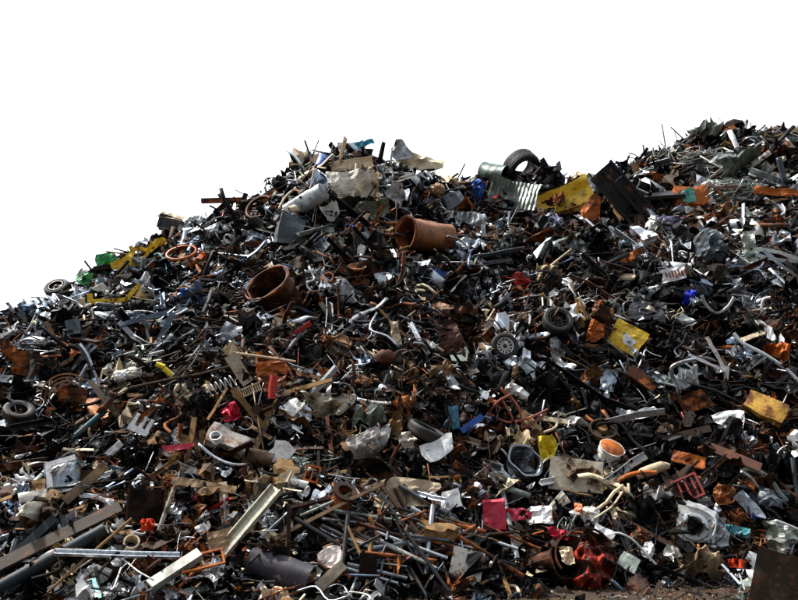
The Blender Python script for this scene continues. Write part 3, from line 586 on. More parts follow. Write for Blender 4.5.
hero('white_sheet', 'bright white torn sheet left of the orange rusty block', 'sheet', 721, 429, (S(36, 20, 10, 8, .5, .5, 3, .22, .18, 109), 'white'), roll=6, tx=-12, out=11.5, face=.75, size=(34, 20), lm='bright white torn sheet')
hero('bent_tube', 'bent grey tube frame hooked over the dark hollow', 'tube', 681, 388,
     [('top_tube', tube([(14, 19, 0), (2, 16, 1), (-8, 11, 2), (-9, 4, 2), (-4, -10, 1), (-3, -22, 0)], 2, 10, 5), 'steel', True), ('side_tube', tube([(-3.5, -9, 2), (-16, -6, 1), (-28, -5, 0)], 1.4, 8, 3), 'steel', True)], out=11.5, face=.95, size=(34, 42), lm='bent grey tube frame')
hero('white_strips', 'crossed white strips in a forked Y shape', 'strip', 716, 372, [('strip', xf(ribbon(46, 4, .6, 13, .25), (0, 5, 0), (0, 0, -58)), 'dirty_white'), ('strip', xf(ribbon(38, 3.5, .6, 14, .2), (-10, 0, 1.5), (0, 0, -14)), 'white'), ('strip', xf(ribbon(22, 4, .6, 15, .2), (8, -14, 2), (0, 0, 80)), 'dirty_white')], out=11.5, face=.9, size=(36, 44), lm='forked white strips')
hero('steel_trim', 'long bent white steel trim running down to the right edge', 'trim', 772, 372, (tube([(-38, 30, 0), (-30, 20, 1), (-12, 10, 2), (8, -4, 1), (22, -18, 1), (40, -30, 0)], 1.9, 6, 4), 'pale_grey', True), out=10.5, face=.9, size=(60, 46), lm='long white trim')
hero('curved_strip', 'curved pale strip with a hooked tip right of the blue ball', 'strip', 716, 318, (tube([(-14, 14, 0), (-10, 4, 0), (0, -4, 0), (10, 2, 0), (16, 12, 0)], 1.6, 6, 4), 'pale_grey', True), out=10.5, face=.9, size=(30, 20), lm='curved pale strip')
hero('curved_strip', 'small question mark shaped strip near the right edge', 'strip', 765, 314, (tube([(-2, -8, 0), (-5, -2, 0), (-3, 6, 0), (3, 8, 0)], 1.4, 6, 4), 'dirty_white', True), out=10.5, face=.9, size=(10, 16), lm='question mark strip')
hero('white_flap', 'white folded flap below the blue ball', 'flap', 686, 330, (S(19, 10, 6, 4, .5, .4, 1, .3, .15, 111), 'white'), roll=-32, out=10.5, face=.8, size=(18, 12), lm='white folded flap')
hero('rust_board', 'brown rusty board lit in the hollow under the tube frame', 'board', 696, 408, (S(26, 24, 8, 8, .8, .4, 2, .15, .14, 113), 'rust'), roll=30, out=5.5, face=.8, size=(26, 26), lm='brown rusty board')
hero('torn_foil', 'long pale torn sheet curling left of the bright white sheet', 'foil', 643, 421, (S(48, 12, 16, 6, .4, 1.3, 4, .3, .25, 115), 'pale_grey'), roll=4, out=8.5, face=.7, size=(46, 12), lm='long pale torn sheet')
hero('orange_dish', 'orange rusty dish shape near the right edge above the white trim', 'dish', 772, 358, (bag(15, 9, 5, 41), 'rust_orange'), roll=-10, out=8.5, size=(24, 12), lm='orange rusty dish')
hero('steel_strips', 'long pale green strips fanned out below the hanging sheet', 'steel strips', 776, 266, [('strip', xf(ribbon(44, 4, .6, 23+k, .25), (k*2, -k*6+5, k), (0, 0, -34-k*5)), ['pale_green', 'pale_grey', 'steel'][k]) for k in range(3)], out=9.5, face=.8, size=(38, 30), lm='fanned pale strips')
hero('red_frame_scrap', 'tangle of dark red frame tubes in the centre right', 'tube frame', 511, 421,
     [('frame_tube', tube(p_, 1.25, 7, 3), 'red_oxide', True) for p_ in ([(-30, -6, 0), (-16, 12, 3), (-2, 20, 2)], [(-12, 16, 1), (-2, -2, 4), (2, -18, 2)], [(-26, 2, 2), (-6, -8, 5), (18, -2, 3), (34, 6, 0)], [(0, -16, 3), (16, -10, 4), (32, 2, 1)], [(-18, -14, 2), (0, -20, 1), (22, -20, 3)], [(-4, 20, 1), (6, 4, 4), (10, -22, 1)], [(-28, -10, 0), (-8, -16, 4), (4, -6, 6)])],
     out=8.5, face=.85, size=(60, 40), lm='red frame tubes')
hero('white_sheet', 'crumpled white cloth like sheet above the red frame tubes', 'sheet', 512, 397, (S(26, 13, 10, 7, .5, 1.6, 3, .4, .25, 117), 'white'), roll=-30, out=11.5, face=.8, size=(26, 16), lm='white sheet over the red tubes')
hero('white_sheet', 'white bent triangle of sheet below the spoked wheel', 'sheet', 526, 374, (S(20, 14, 6, 6, .5, .4, 2, .5, .3, 119), 'light_white'), roll=68, out=9.5, face=.85, size=(16, 22), lm='white bent triangle')
hero('white_strip', 'ragged white strip right of the white bent triangle', 'strip', 560, 371, (S(36, 6, 14, 4, .5, 1.0, 3, .35, .4, 121), 'white'), roll=-22, out=9.5, face=.8, size=(34, 12), lm='ragged white strip')
hero('blue_bar', 'bright blue flat bar slanting up to the right', 'bar', 467, 432, (box(26, 6, 2, 3, 0.068, 4), 'blue'), roll=36, out=11.5, face=.85, size=(24, 18), lm='bright blue bar')
hero('blue_flat_sheet', 'upright teal blue panel beside the half sunk tyre', 'panel', 450, 425, (S(9, 22, 4, 7, .8, .2, 1, .1, .08, 123), 'teal_blue'), roll=8, out=10.5, face=.9, size=(10, 22), lm='teal blue panel')
hero('yellow_plastic', 'torn bright yellow plastic piece standing up in the lower centre', 'plastic piece', 546, 456, (S(16, 26, 8, 10, .5, 1.2, 3, .35, .2, 125), 'bright_yellow'), roll=14, out=10.5, face=.9, size=(18, 26), lm='bright yellow plastic')
hero('round_grill', 'crushed round drum end with wires left of the yellow plastic', 'drum end', 522, 466, [('ring', drum_m(16, 9, .12, 9, 0.256), 'steel', True), ('back_plate', S(24, 22, 9, 8, .4, 1.4, 3, .25, .2, 127), 'slate'), ('wires', tangle(24, 20, 8, 8, .4, 7, 4, 5), 'dark_steel', True)], tx=-14, ty=14, out=6.5, face=.8, size=(30, 28), lm='crushed drum end')
hero('scrap_sheets', 'pile of grey torn insulation sheets in the centre left', 'sheet', 325, 408, (S(46, 20, 16, 10, 1, 1.3, 3, .25, .25, 129), 'grey_cream'), roll=-8, out=7.5, face=.6, size=(44, 18), lm='torn insulation sheets')
hero('rust_curl', 'brown rusty rounded lump in the centre', 'lump', 383, 363, (lump(10, 8, 7, .12, 51, 3, 1.6), 'rust', True), out=6.5, size=(18, 14), lm='rounded rusty lump')
hero('rust_plate', 'large flat dark brown plate in the centre', 'plate', 449, 345, (S(30, 30, 9, 9, .8, .5, 2, .12, .14, 131), 'rust_dark_red'), roll=-6, out=6.5, face=.85, size=(30, 32), lm='dark brown plate')
hero('rust_plate', 'orange brown plate above the dark brown plate in the centre', 'plate', 437, 316, (S(26, 14, 8, 6, .6, 1., 3, .3, .25, 133), 'tan_rust'), roll=-10, out=7.5, face=.75, size=(24, 14), lm='orange brown centre plate')
hero('cream_plate', 'tall cream bent plate with rust edge in the centre', 'plate', 395, 341, (S(10, 26, 5, 8, .6, .6, 2, .25, .2, 135), 'cream'), roll=8, out=9.5, face=.9, size=(10, 26), lm='tall cream plate')
hero('black_sheet', 'big black sheet sheltering the dark hollow on the right', 'sheet', 652, 318, (S(44, 28, 10, 8, .5, .4, 2, .15, .12, 137), 'black_gloss'), roll=-4, tx=-8, out=8.5, face=.6, size=(36, 22), lm='big black sheet')

# --- the lower left
hero('rust_plates', 'stack of orange rusty curled plates left of centre', 'plates', 268, 373, [('plate', xf(S(40-4*k, 12, 12, 6, .7, .7, 2, .2, .18, 141+k), (k*3-3, 9-9*k, 2*k), (0, 0, -6+7*k)), ['rust', 'rust_orange', 'rust', 'orange_brown'][k]) for k in range(4)], roll=-2, out=6.5, face=.65, size=(46, 36), lm='curled rusty plates')
hero('red_tube', 'short bright red tube left of the torn insulation sheets', 'tube', 273, 394, (pipe(23, 4, 12, .2, .1), 'red', True), roll=84, out=10.5, face=.9, size=(9, 22), lm='short red tube')
hero('red_strip', 'long red metal strip left of centre', 'strip', 293, 343, (ribbon(40, 5, .7, 33, .35), 'red', True), roll=28, out=9.5, face=.8, size=(34, 14), lm='long red strip')
hero('red_cloth', 'crimson cloth stuffed between planks in the left centre', 'cloth', 232, 418, (S(20, 18, 12, 11, .5, 2.6, 3, .3, .25, 151), 'crimson'), roll=30, out=9.5, face=.8, size=(20, 18), lm='crimson cloth')
hero('wood_plank', 'long pale plank leaning down right past the crimson cloth', 'plank', 250, 418, (bar(54, rect(6, 2.2), 3, .008, 4), 'wood'), roll=-52, out=13.5, face=.85, size=(36, 44), lm='long pale plank')
hero('wood_plank', 'wide grey plank end above the long pale plank', 'plank', 240, 377, (bar(34, rect(12, 2), 4, .01, 4), 'grey_cream'), roll=-58, out=11.5, face=.85, size=(22, 30), lm='wide grey plank')
hero('wood_plank', 'diagonal grey brown plank standing in the left part', 'plank', 113, 413, (bar(54, rect(5.5, 2.4), 5, .006, 4), 'grey_wood'), roll=-53, out=13.5, face=.9, size=(36, 44), lm='diagonal grey plank')
hero('wood_plank', 'short orange brown plank between the grey diagonal plank and white brackets', 'plank', 152, 424, (bar(28, rect(4.5, 2), 6, .01, 3), 'tan_rust'), roll=46, out=11.5, face=.85, size=(22, 20), lm='short orange brown plank')
hero('angle_iron', 'brown angle iron bent into a peak left of the crimson cloth', 'angle iron', 166, 418, (join(xf(bar(30, prof_L(3.5, .8), 2, .01, 3), (-10, -2, 0), (0, 0, 42)), xf(bar(30, prof_L(3.5, .8), 3, .01, 3), (12, 3, 0), (0, 0, -28))), 'rust'), out=11.5, face=.85, size=(44, 22), lm='peaked brown angle iron')
hero('wire_spring', 'loose white coil spring above the crimson cloth', 'spring', 222, 390, (xf(coil(6, .55, 6, 30), (0, 0, 0), (0, 90, 0)), 'dirty_white', True), roll=24, out=6, face=.8, size=(30, 14), lm='white coil spring')
hero('spring_comb', 'cream ribbed spring strip right of the white coil spring', 'spring', 251, 398, (join(*[xf(box(1.1, 9, .8), (k*2.2-10, 0, 0)) for k in range(10)], xf(box(22, 1, .7), (0, 3.6, .9)), xf(box(22, 1, .7), (0, -3.6, .9))), 'cream'), roll=22, out=12.5, face=.85, size=(22, 12), lm='cream ribbed strip')
hero('yellow_bracket', 'two stubby bright yellow handles on dark scrap', 'handle', 172, 378, [('handle', xf(pipe(9, 2.6, 10, .3), (-4, 3, 0), (0, 0, -20)), 'bright_yellow', True), ('handle', xf(pipe(12, 2.8, 10, .3), (4, -4, 0), (0, 0, -42)), 'bright_yellow', True), ('link', xf(box(10, 2, 2), (0, -.5, -1), (0, 0, -50)), 'yellow')], out=12.5, face=.9, size=(18, 16), lm='yellow handles')
hero('foam_chunk', 'white foam chunk left of the yellow handles', 'foam', 123, 386, (lump(6.5, 5.5, 5, .22, 61, 3, 2), 'white'), out=11.5, size=(12, 10), lm='left white foam chunk')
hero('foam_chunk', 'cream white foam chunk touching the first white chunk on its right', 'foam', 136, 383, (lump(8, 5.5, 5, .25, 63, 3, 2), 'cream_white'), out=11.5, size=(14, 10), lm='right white foam chunk')
hero('white_bracket', 'white plastic bracket shaped like a letter E', 'bracket', 145, 439, (join(box(6, 22, 3), xf(box(14, 4, 3.1), (8, 8, 0)), xf(box(14, 4, 3.1), (8, 0, 0)), xf(box(14, 4, 3.1), (8, -8, 0))), 'white'), roll=62, tx=-10, out=12.5, face=.8, size=(26, 20), lm='white E bracket')
hero('white_plate', 'long white curved plate down left of the white E bracket', 'plate', 122, 455, (S(24, 7, 8, 4, .7, .4, 1, .15, .12, 153), 'white'), roll=42, out=11.5, face=.85, size=(20, 16), lm='long white curved plate')
hero('black_bag', 'black crumpled bag under the white E bracket', 'bag', 138, 459, (bag(19, 13, 8, 65, 20, 2.6), 'black_gloss'), out=6.5, size=(32, 16), lm='black crumpled bag')
hero('red_flat_strip', 'flat crimson strip pointing left of the grey duct box', 'strip', 179, 455, (S(34, 6, 10, 4, .7, .3, 1, .1, .15, 155), 'crimson'), roll=5, out=11.5, face=.75, size=(32, 6), lm='flat crimson strip')
hero('hose_coil', 'bronze hoops of hose curling over an orange sheet', 'hose', 68, 404, [('hose', xf(revolve([(24-4*k, 1), (22.6-4*k, 1), (22.6-4*k, -1), (24-4*k, -1), (24-4*k, 1)], 28, .9, 4.4), (0, 0, k*2.5)), ['copper', 'wood', 'tan_rust'][k], True) for k in range(3)] + [('backing_sheet', xf(S(34, 30, 9, 9, .6, .6, 2, .2, .2, 157), (8, 0, -3)), 'rust')], roll=-8, out=8.5, face=.85, size=(44, 40), lm='bronze hose hoops')
hero('curled_strip', 'long pale strip curling down through the bronze hoops', 'strip', 79, 396, (tube([(10, 20, 0), (4, 8, 1), (2, -6, 1), (-6, -18, 0)], 1.4, 6, 4), 'steel', True), out=13.5, face=.9, size=(14, 36), lm='pale curling strip')
hero('appliance_shell', 'battered appliance shell with a white corner frame at the lower left', 'appliance', 64, 482,
     [('shell', box(30, 30, 18, 14, 0.78, 5), 'light_steel'), ('corner_frame', xf(box(5, 28, 2.5), (-9, -2, 11.5), (0, 0, 3)), 'white'), ('corner_frame', xf(box(24, 5, 2.4), (4, 11, 11.6), (0, 0, 6)), 'white'), ('inner_bar', xf(box(14, 3, 2.4), (4, 3, 12), (0, 0, 48)), 'dirty_white')], roll=4, tx=-8, ty=-10, out=7.5, face=.8, size=(34, 34), lm='battered appliance shell')
hero('cream_block', 'cream torn block in the lower left beside the appliance shell', 'block', 36, 505, (box(26, 11, 8, 16, 0.78, 4), 'cream_white'), roll=10, tx=-10, out=9.5, face=.7, size=(26, 12), lm='cream torn block')
hero('ruffled_paper', 'ruffled white paper sheets below the cream torn block', 'paper', 44, 520, (S(46, 17, 20, 10, .4, 1.0, 5, .5, .25, 359), 'cream_white'), roll=8, out=9.5, face=.7, size=(42, 14), lm='ruffled white paper')
hero('dark_crate', 'open dark brown crate at the lower left', 'crate', 147, 512,
     [('back_board', xf(S(34, 34, 6, 6, 1.2, .2, 1, .05, .03, 161), (0, 0, -3)), 'dark_brown'), ('side_board', xf(box(1.8, 34, 12), (-17.5, 0, 2)), 'brown'), ('side_board', xf(box(1.8, 34, 12), (17.5, 0, 2)), 'brown'), ('bottom_board', xf(box(33, 1.8, 12), (0, -17, 2)), 'rust_dark')], roll=-4, out=7.5, face=.9, size=(40, 40), lm='open dark crate')
hero('red_rag', 'bright orange red rag inside the open dark crate', 'rag', 150, 535, (bag(8, 6, 3, 67, 12, 2.6), 'orange_red'), out=13.5, size=(13, 9), lm='orange red rag')
hero('striped_pole', 'mottled white and brown pole right of the open crate', 'pole', 168, 520, (bar(48, circ(2.2, 10), 3, .015, 5), 'mottled', True), roll=70, out=15.5, face=.9, size=(18, 46), lm='mottled pole')
hero('curved_board', 'curved tan board arching over the dark gap', 'board', 205, 494, (xf(S(62, 8, 18, 4, 2, .2, 0, 0, .04, 163, cyl=.0), (0, 0, 0)), 'tan_wood'), roll=-12, tx=-15, out=13.5, face=.8, size=(60, 14), lm='curved tan board')
hero('steel_channel', 'long cream steel channel slanting down to the bottom edge', 'steel channel', 252, 534, (bar(80, prof_U(15, 5, 1.2), 3, .003, 3), 'grey_cream2'), roll=49, tx=-30, out=18.5, face=.75, size=(56, 62), lm='long cream channel')
hero('steel_channel', 'pale grey beam at the bottom edge below the orange rusty frame', 'beam', 176, 583, (xf(box(56, 11, 8), (0, 0, 0)), 'pale_beam'), roll=31, tx=-22, out=16.5, face=.6, size=(54, 26), lm='pale grey beam')
hero('rusty_bracket_rack', 'small orange rusty frame left of the long cream channel', 'frame', 203, 573, (rframe(42, 17, 2, 2.4), 'rust_orange'), roll=10, tx=-18, out=15.5, face=.6, size=(40, 18), lm='small orange rusty frame')
hero('tan_sheet', 'tan brown square panel left of the long cream channel', 'panel', 222, 546, (S(26, 20, 7, 6, 1, .3, 2, .12, .08, 165), 'tan_wood'), roll=12, out=8.5, face=.75, size=(26, 20), lm='tan square panel')
hero('white_rag', 'small white rag above the tan square panel', 'rag', 204, 536, (S(15, 13, 8, 7, .5, 1.2, 2, .3, .3, 167), 'white'), roll=30, out=12.5, face=.85, size=(14, 12), lm='small white rag')
hero('long_beam', 'long bright steel rail lying level along the lower left', 'rail', 120, 567, (bar(118, prof_U(6, 4, 1), 8, .004, 4), 'bright_steel'), roll=-7, tx=-20, out=15.5, face=.65, size=(112, 12), lm='long bright rail')
hero('big_pipe', 'big dark blue grey pipe rising right from the bottom left corner', 'pipe', 46, 573, (pipe(128, 6.5, 16, .12), 'blue_pipe', True), roll=28, out=12.5, face=.6, size=(120, 60), lm='big blue grey pipe')
hero('dark_beam', 'wide dark plank rising right above the big blue grey pipe', 'beam', 62, 543, (bar(124, rect(13, 4), 3, .004, 4), 'dark_beam'), roll=25, tx=-15, out=9.5, face=.6, size=(110, 52), lm='wide dark plank')
hero('dark_beam', 'short slate beam crossing the bottom left corner', 'beam', 28, 553, (bar(74, prof_I(9, 9, 2), 3, .002, 3), 'blue_pipe'), roll=46, out=8.5, face=.6, size=(44, 44), lm='short slate beam')
hero('long_pole', 'thin tan pole slanting from the bottom edge up past the pipe ring', 'pole', 94, 568, (bar(100, circ(1.5, 8), 3, .004, 4), 'wood', True), roll=42, out=18.5, face=.6, size=(70, 60), lm='thin tan pole')
hero('wood_beam', 'tan splintered beam between the appliance shell and the dark crate', 'beam', 88, 492, (bar(50, rect(9, 5), 6, .008, 4), 'tan_wood'), roll=42, out=10.5, face=.8, size=(40, 34), lm='tan splintered beam')
hero('teal_pipe', 'straight dark teal pipe slanting up in the left part', 'pipe', 92, 432, (pipe(44, 3.2, 12, .2), 'teal_dark', True), roll=42, out=8.5, face=.8, size=(34, 28), lm='dark teal pipe')
hero('long_branch', 'long thin dark bar rising right across the middle left', 'bar', 192, 386, (bar(110, circ(1.3, 7), 5, .012, 6), 'brown', True), roll=12, out=13.5, face=.7, size=(100, 14), lm='long thin dark bar')
hero('long_pole', 'thin tan pole lying level above the curled rusty plates', 'pole', 264, 367, (bar(62, circ(1.2, 7), 5, .005, 4), 'cream', True), roll=-9, out=13.5, face=.7, size=(56, 7), lm='level tan pole')
hero('teardrop_plate', 'smooth white teardrop plate beside the brown can', 'plate', 284, 464, (xf(S(25, 23, 10, 10, .8, .15, 1, .06, .17, 171), (0, 0, 0)), 'white', True), roll=-30, out=13.5, face=.9, size=(25, 24), lm='white teardrop plate')
hero('pinkish_plate', 'pinkish white rounded plate at the bottom left of the pipes', 'plate', 329, 568, (xf(S(22, 21, 12, 12, .7, .35, 1, .08, .2, 241)), 'pinkish'), tx=-6, out=13.5, face=.7, size=(22, 18), lm='pinkish white plate')

# --- the lower centre
hero('cardboard_sheet', 'large tan cardboard sheet lying above the loose pipes', 'cardboard', 402, 500, (S(64, 30, 12, 8, .6, .3, 2, .1, .16, 173), 'cardboard'), roll=-6, tx=-14, out=10.5, face=.6, size=(60, 24), lm='tan cardboard sheet')
hero('white_sheet', 'small white square sheet right of the tan cardboard', 'sheet', 443, 509, (S(24, 17, 6, 5, .6, .3, 1, .1, .12, 175), 'white'), roll=12, out=13.5, face=.7, size=(24, 15), lm='small white square sheet')
hero('white_sheet', 'big curled white sheet above the tan cardboard', 'sheet', 434, 459, (S(38, 22, 12, 8, .6, .3, 2, .16, .22, 177, cyl=.5), 'white', True), roll=16, out=13.5, face=.85, size=(36, 24), lm='big curled white sheet')
hero('grey_fabric', 'grey folded fabric left of the big curled white sheet', 'fabric', 372, 450, (S(44, 26, 16, 11, .6, .7, 4, .35, .18, 179), 'fabric'), roll=18, out=10.5, face=.75, size=(42, 26), lm='grey folded fabric')
hero('paper_scraps', 'cream torn paper between the grey fabric and the white sheet', 'paper', 403, 449, (S(22, 22, 10, 10, .5, 1.4, 3, .4, .3, 181), 'cream_white'), roll=-30, out=11.5, face=.8, size=(20, 22), lm='cream torn paper')
hero('square_board', 'white square panel stained brown standing at the foot of the pipes', 'panel', 463, 574, (xf(box(32, 28, 2.4, 5, 0.134, 4), (0, 0, 0)), 'stained'), roll=-12, tx=4, out=12.5, face=.95, size=(34, 32), lm='stained white square panel')
hero('crimson_sheet', 'glossy crimson panel hanging over the edge with a folded flap', 'panel', 489, 525, [('panel', S(22, 26, 7, 7, .6, .25, 1, .08, .06, 183), 'crimson'), ('flap', xf(S(22, 8, 7, 3, .6, .2, 1, .1, .06, 184), (0, 14, -3), (-60, 0, 0)), 'crimson')], roll=2, out=13.5, face=.95, size=(24, 28), lm='glossy crimson panel')
hero('crimson_sheet', 'dull crimson sheet right of the glossy crimson panel', 'sheet', 514, 521, (S(32, 12, 10, 5, .6, .5, 2, .2, .12, 185), 'crimson'), roll=8, out=9.5, face=.8, size=(30, 12), lm='dull crimson sheet')
hero('white_sheet', 'white sheet folded into a point left of the red bundle', 'sheet', 533, 524, (S(30, 18, 9, 7, .6, .5, 2, .3, .15, 187), 'white'), roll=2, out=12.5, face=.8, size=(30, 18), lm='pointed white sheet')
hero('white_shard', 'white triangular shard rising right of the pointed white sheet', 'shard', 553, 513, (xf((lambda q: (np.stack([q[0][:, 0], q[0][:, 1]*(1.05+q[0][:, 0]/24)*.5, q[0][:, 2]], -1), q[1]))(S(26, 18, 6, 6, .6, .3, 1, .1, .03, 189))), 'cream_white'), roll=40, out=12.5, face=.85, size=(22, 20), lm='white triangular shard')
hero('dirty_board', 'square board caked with brown earth below the yellow plastic', 'board', 574, 484,
     [('board', box(52, 32, 2.4, 7, 0.151, 5), 'dirty_cream'), ('earth_crust', xf(S(34, 24, 14, 12, 1, 1.6, 2, .1, .35, 191), (7, 1, 2.4)), 'chips')], roll=-4, tx=-6, out=12.5, face=.85, size=(54, 34), lm='earth caked board')
hero('crushed_bundle', 'big crushed bundle of brown hoops and red cloth at the bottom', 'bundle', 573, 568,
     [('hoop_sheet', xf(drum_m(24, 40, .05, 13, 0.58), (-18, -2, 0), (0, 30, 12)), 'rust_dark'), ('red_cloth', xf(bag(25, 30, 17, 71, 30, 2.2), (16, -4, 6), (0, 0, -20)), 'red_cloth'),
      ('strap', xf(revolve([(30, 1.8), (28.4, 1.8), (28.4, -1.8), (30, -1.8), (30, 1.8)], 34, -.9, 2.3), (10, -2, 20), (10, 20, 10)), 'brown'), ('strap', xf(revolve([(25, 2), (23.6, 2), (23.6, -2), (25, -2), (25, 2)], 34, .6, 3.6), (2, 0, 22), (-10, 10, 10)), 'rust'),
      ('torn_hood', xf(S(36, 14, 12, 6, .6, 1.4, 3, .3, .2, 193), (22, 17, 14), (20, 0, -30)), 'brown'), ('red_collar', xf(S(22, 11, 9, 6, .6, 2., 3, .3, .2, 195), (-18, 22, 14), (0, 0, -6)), 'crimson'), ('pale_rag', xf(S(14, 22, 7, 9, .5, 2., 2, .3, .3, 196), (-10, 0, 24), (0, 0, 12)), 'cream')],
     out=9, face=.75, size=(92, 62), lm='big red bundle')
hero('white_card', 'white square card above the red bundle', 'card', 600, 544, (S(20, 16, 6, 5, .6, .3, 1, .1, .08, 197), 'white'), roll=-24, out=12.5, face=.85, size=(20, 16), lm='white square card')
hero('torn_packet', 'torn orange and white packet above the white card', 'packet', 585, 521, [('packet', S(30, 15, 12, 8, .5, 1.3, 3, .3, .25, 199), 'dirty_white'), ('orange_corner', xf(S(11, 10, 5, 5, .5, .6, 1, .2, .2, 200), (-9, 2, 3.5)), 'orange')], roll=-12, out=10.5, face=.8, size=(30, 15), lm='torn orange packet')
hero('branch_hook', 'curved rusty orange bar left of the tan bottle', 'bar', 632, 486, (tube([(-24, -12, 0), (-10, 0, 1), (6, 6, 1), (22, 7, 0)], 2.2, 8, 4), 'rust_orange', True), out=10.5, face=.85, size=(42, 16), lm='curved rusty orange bar')
hero('tan_roll', 'tan mottled roll like a bottle lying right of the earth caked board', 'roll', 652, 479, (sweep([(-17, -2, 0), (-10, 0, 0), (0, 1, 0), (10, 2, 0), (14, 1, 0), (17, 0, 0)], circ(5.2, 12), scale=[.8, 1, 1.05, .95, .7, .45]), 'cardboard', True), roll=18, out=11.5, face=.8, size=(34, 14), lm='tan mottled roll')

# --- the lower right
hero('washing_machine', 'crushed white washing machine face with a round dark opening', 'washing machine', 694, 532,
     [('front_panel', xf(box(36, 32, 3, 8, 0.304, 4), (0, 0, 0)), 'dirty_white'), ('door_ring', xf(revolve([(8, 2.6), (10, 3.8), (13, 3.4), (14, 0), (8, 0), (8, 2.6)], 30), (-1, -2, 1.4)), 'pale_grey', True, [('drum_mouth', xf(revolve([(0, -.2), (6, .4), (8.2, 1.4), (8.2, 2.0), (0, .2)], 26), (0, 0, 1)), 'black_gloss', True)]),
      ('side_panel', xf(S(16, 30, 6, 9, .8, 1.3, 3, .25, .15, 203), (22, -3, -1), (0, 28, 0)), 'pale_grey'), ('control_strip', xf(box(28, 5, 4, 3, 0.34, 4), (4, 17, 2), (0, 0, -14)), 'white'), ('hose', tube([(10, 14, 4), (18, 6, 8), (16, -8, 6), (8, -14, 5)], 1, 8, 4), 'pale_grey', True)],
     roll=-4, tx=-4, out=10.5, face=.95, size=(44, 40), lm='white washing machine face')
hero('slatted_rack', 'dark red slatted rectangular frame lying tilted on the right', 'frame', 683, 497,
     [('outer_frame', rframe(34, 22, 2, 2), 'red_deep')] + [('slat', xf(box(2, 19, 1), (k*7-10.5, 0, -.8)), 'red_deep') for k in range(4)], roll=24, tx=-8, ty=-14, out=10.5, face=.8, size=(36, 26), lm='red slatted frame')
hero('orange_tray', 'orange rusty tray above the red slatted frame', 'tray', 688, 466, [('tray_base', S(32, 13, 8, 4, .8, .3, 1, .08, .06, 205), 'rust_orange'), ('tray_lip', xf(box(31, 1.4, 4), (0, -6.5, 1.5)), 'rust')], roll=-12, tx=-12, out=8.5, face=.8, size=(32, 14), lm='orange rusty tray')
hero('brown_board', 'long brown board lying level in the dark on the right', 'board', 728, 461, (bar(58, rect(10, 2), 5, .004, 3), 'rust_dark_red'), roll=-22, tx=-20, out=7.5, face=.7, size=(50, 22), lm='long brown board')
hero('long_bar', 'long dark bar slanting up to the bright white torn sheet', 'bar', 672, 443, (bar(76, rect(7, 3), 6, .003, 3), 'brown'), roll=18, out=6.5, face=.7, size=(70, 20), lm='long dark bar')
hero('pale_fin', 'pale grey curved fin shape at the lower right', 'panel', 745, 512, (S(38, 12, 14, 6, .7, .5, 2, .15, .15, 207, cyl=.6), 'light_steel', True), roll=-48, out=11.5, face=.85, size=(30, 32), lm='pale curved fin')
hero('grey_dome', 'round slate grey cap right of the pale curved fin', 'cap', 765, 505, (bag(16, 12, 7, 81, 16, .6), 'slate'), roll=-24, out=8.5, size=(26, 20), lm='round slate cap')
hero('crumpled_paper', 'crumpled pale green grey sheet near the right edge at the bottom', 'sheet', 776, 545, (S(42, 30, 14, 11, .5, 1.7, 4, .35, .25, 209), 'pale_green'), roll=-24, out=9.5, face=.8, size=(40, 28), lm='crumpled pale sheet')
hero('bent_trim', 'thick grey bent trim curling above the pale curved fin', 'trim', 763, 487, (tube([(-26, 6, 0), (-12, 8, 1), (2, -2, 2), (10, -14, 1), (16, -20, 0)], 2.4, 8, 4), 'grey_green', True), out=11.5, face=.85, size=(40, 26), lm='thick grey bent trim')
hero('dark_post', 'thin slate pipe standing up near the right edge', 'pipe', 790, 492, (pipe(48, 2, 10, .3), 'slate', True), roll=-84, out=12.5, face=.95, size=(6, 44), lm='thin slate pipe')
hero('orange_cloth', 'orange rusty bunched cloth right of the red slatted frame', 'cloth', 722, 502, (S(22, 18, 11, 9, .6, 2.6, 3, .35, .3, 211), 'orange_brown'), roll=-20, out=9.5, face=.8, size=(22, 18), lm='orange bunched cloth')
hero('yellow_foam', 'pale yellow brown foam lump below the washing machine face', 'foam', 698, 567, (bag(26, 11, 7, 83, 22, 3), 'foam'), out=7.5, size=(44, 16), lm='yellow brown foam lump')
hero('white_rag', 'crumpled white rag left of the washing machine face', 'rag', 646, 558, (S(18, 15, 10, 9, .5, 2.4, 3, .35, .3, 213), 'white'), roll=-30, out=11.5, face=.8, size=(18, 14), lm='left crumpled white rag')
hero('white_rag', 'crumpled white rag just left below the washing machine face', 'rag', 670, 560, (S(15, 15, 10, 9, .5, 2.2, 3, .35, .3, 215), 'dirty_white'), roll=40, out=11.5, face=.8, size=(14, 14), lm='right crumpled white rag')
hero('red_rag', 'bright red orange rag near the bottom right corner', 'rag', 735, 571, (S(28, 11, 14, 8, .6, 2.2, 3, .35, .35, 217), 'orange_red'), roll=-6, out=10.5, face=.75, size=(26, 10), lm='bright red orange rag')
hero('white_block', 'white foam block beside the dark corner plate', 'block', 745, 582, (box(18, 8, 7, 6, 0.34, 4), 'white'), roll=4, out=9.5, face=.7, size=(18, 8), lm='white foam block')
hero('white_card', 'white upright card above the white foam block', 'card', 750, 567, (S(11, 14, 5, 5, .6, .2, 1, .1, .1, 219), 'white'), roll=-20, out=10.5, face=.9, size=(10, 12), lm='white upright card')
hero('curved_tube', 'thin pale curved tube right of the white square card', 'tube', 628, 556, (tube([(-22, 8, 0), (-12, 12, 2), (2, 6, 3), (14, -6, 2), (24, -16, 0)], 1.2, 8, 4), 'pale_grey', True), out=12.5, face=.8, size=(40, 22), lm='thin curved tube')
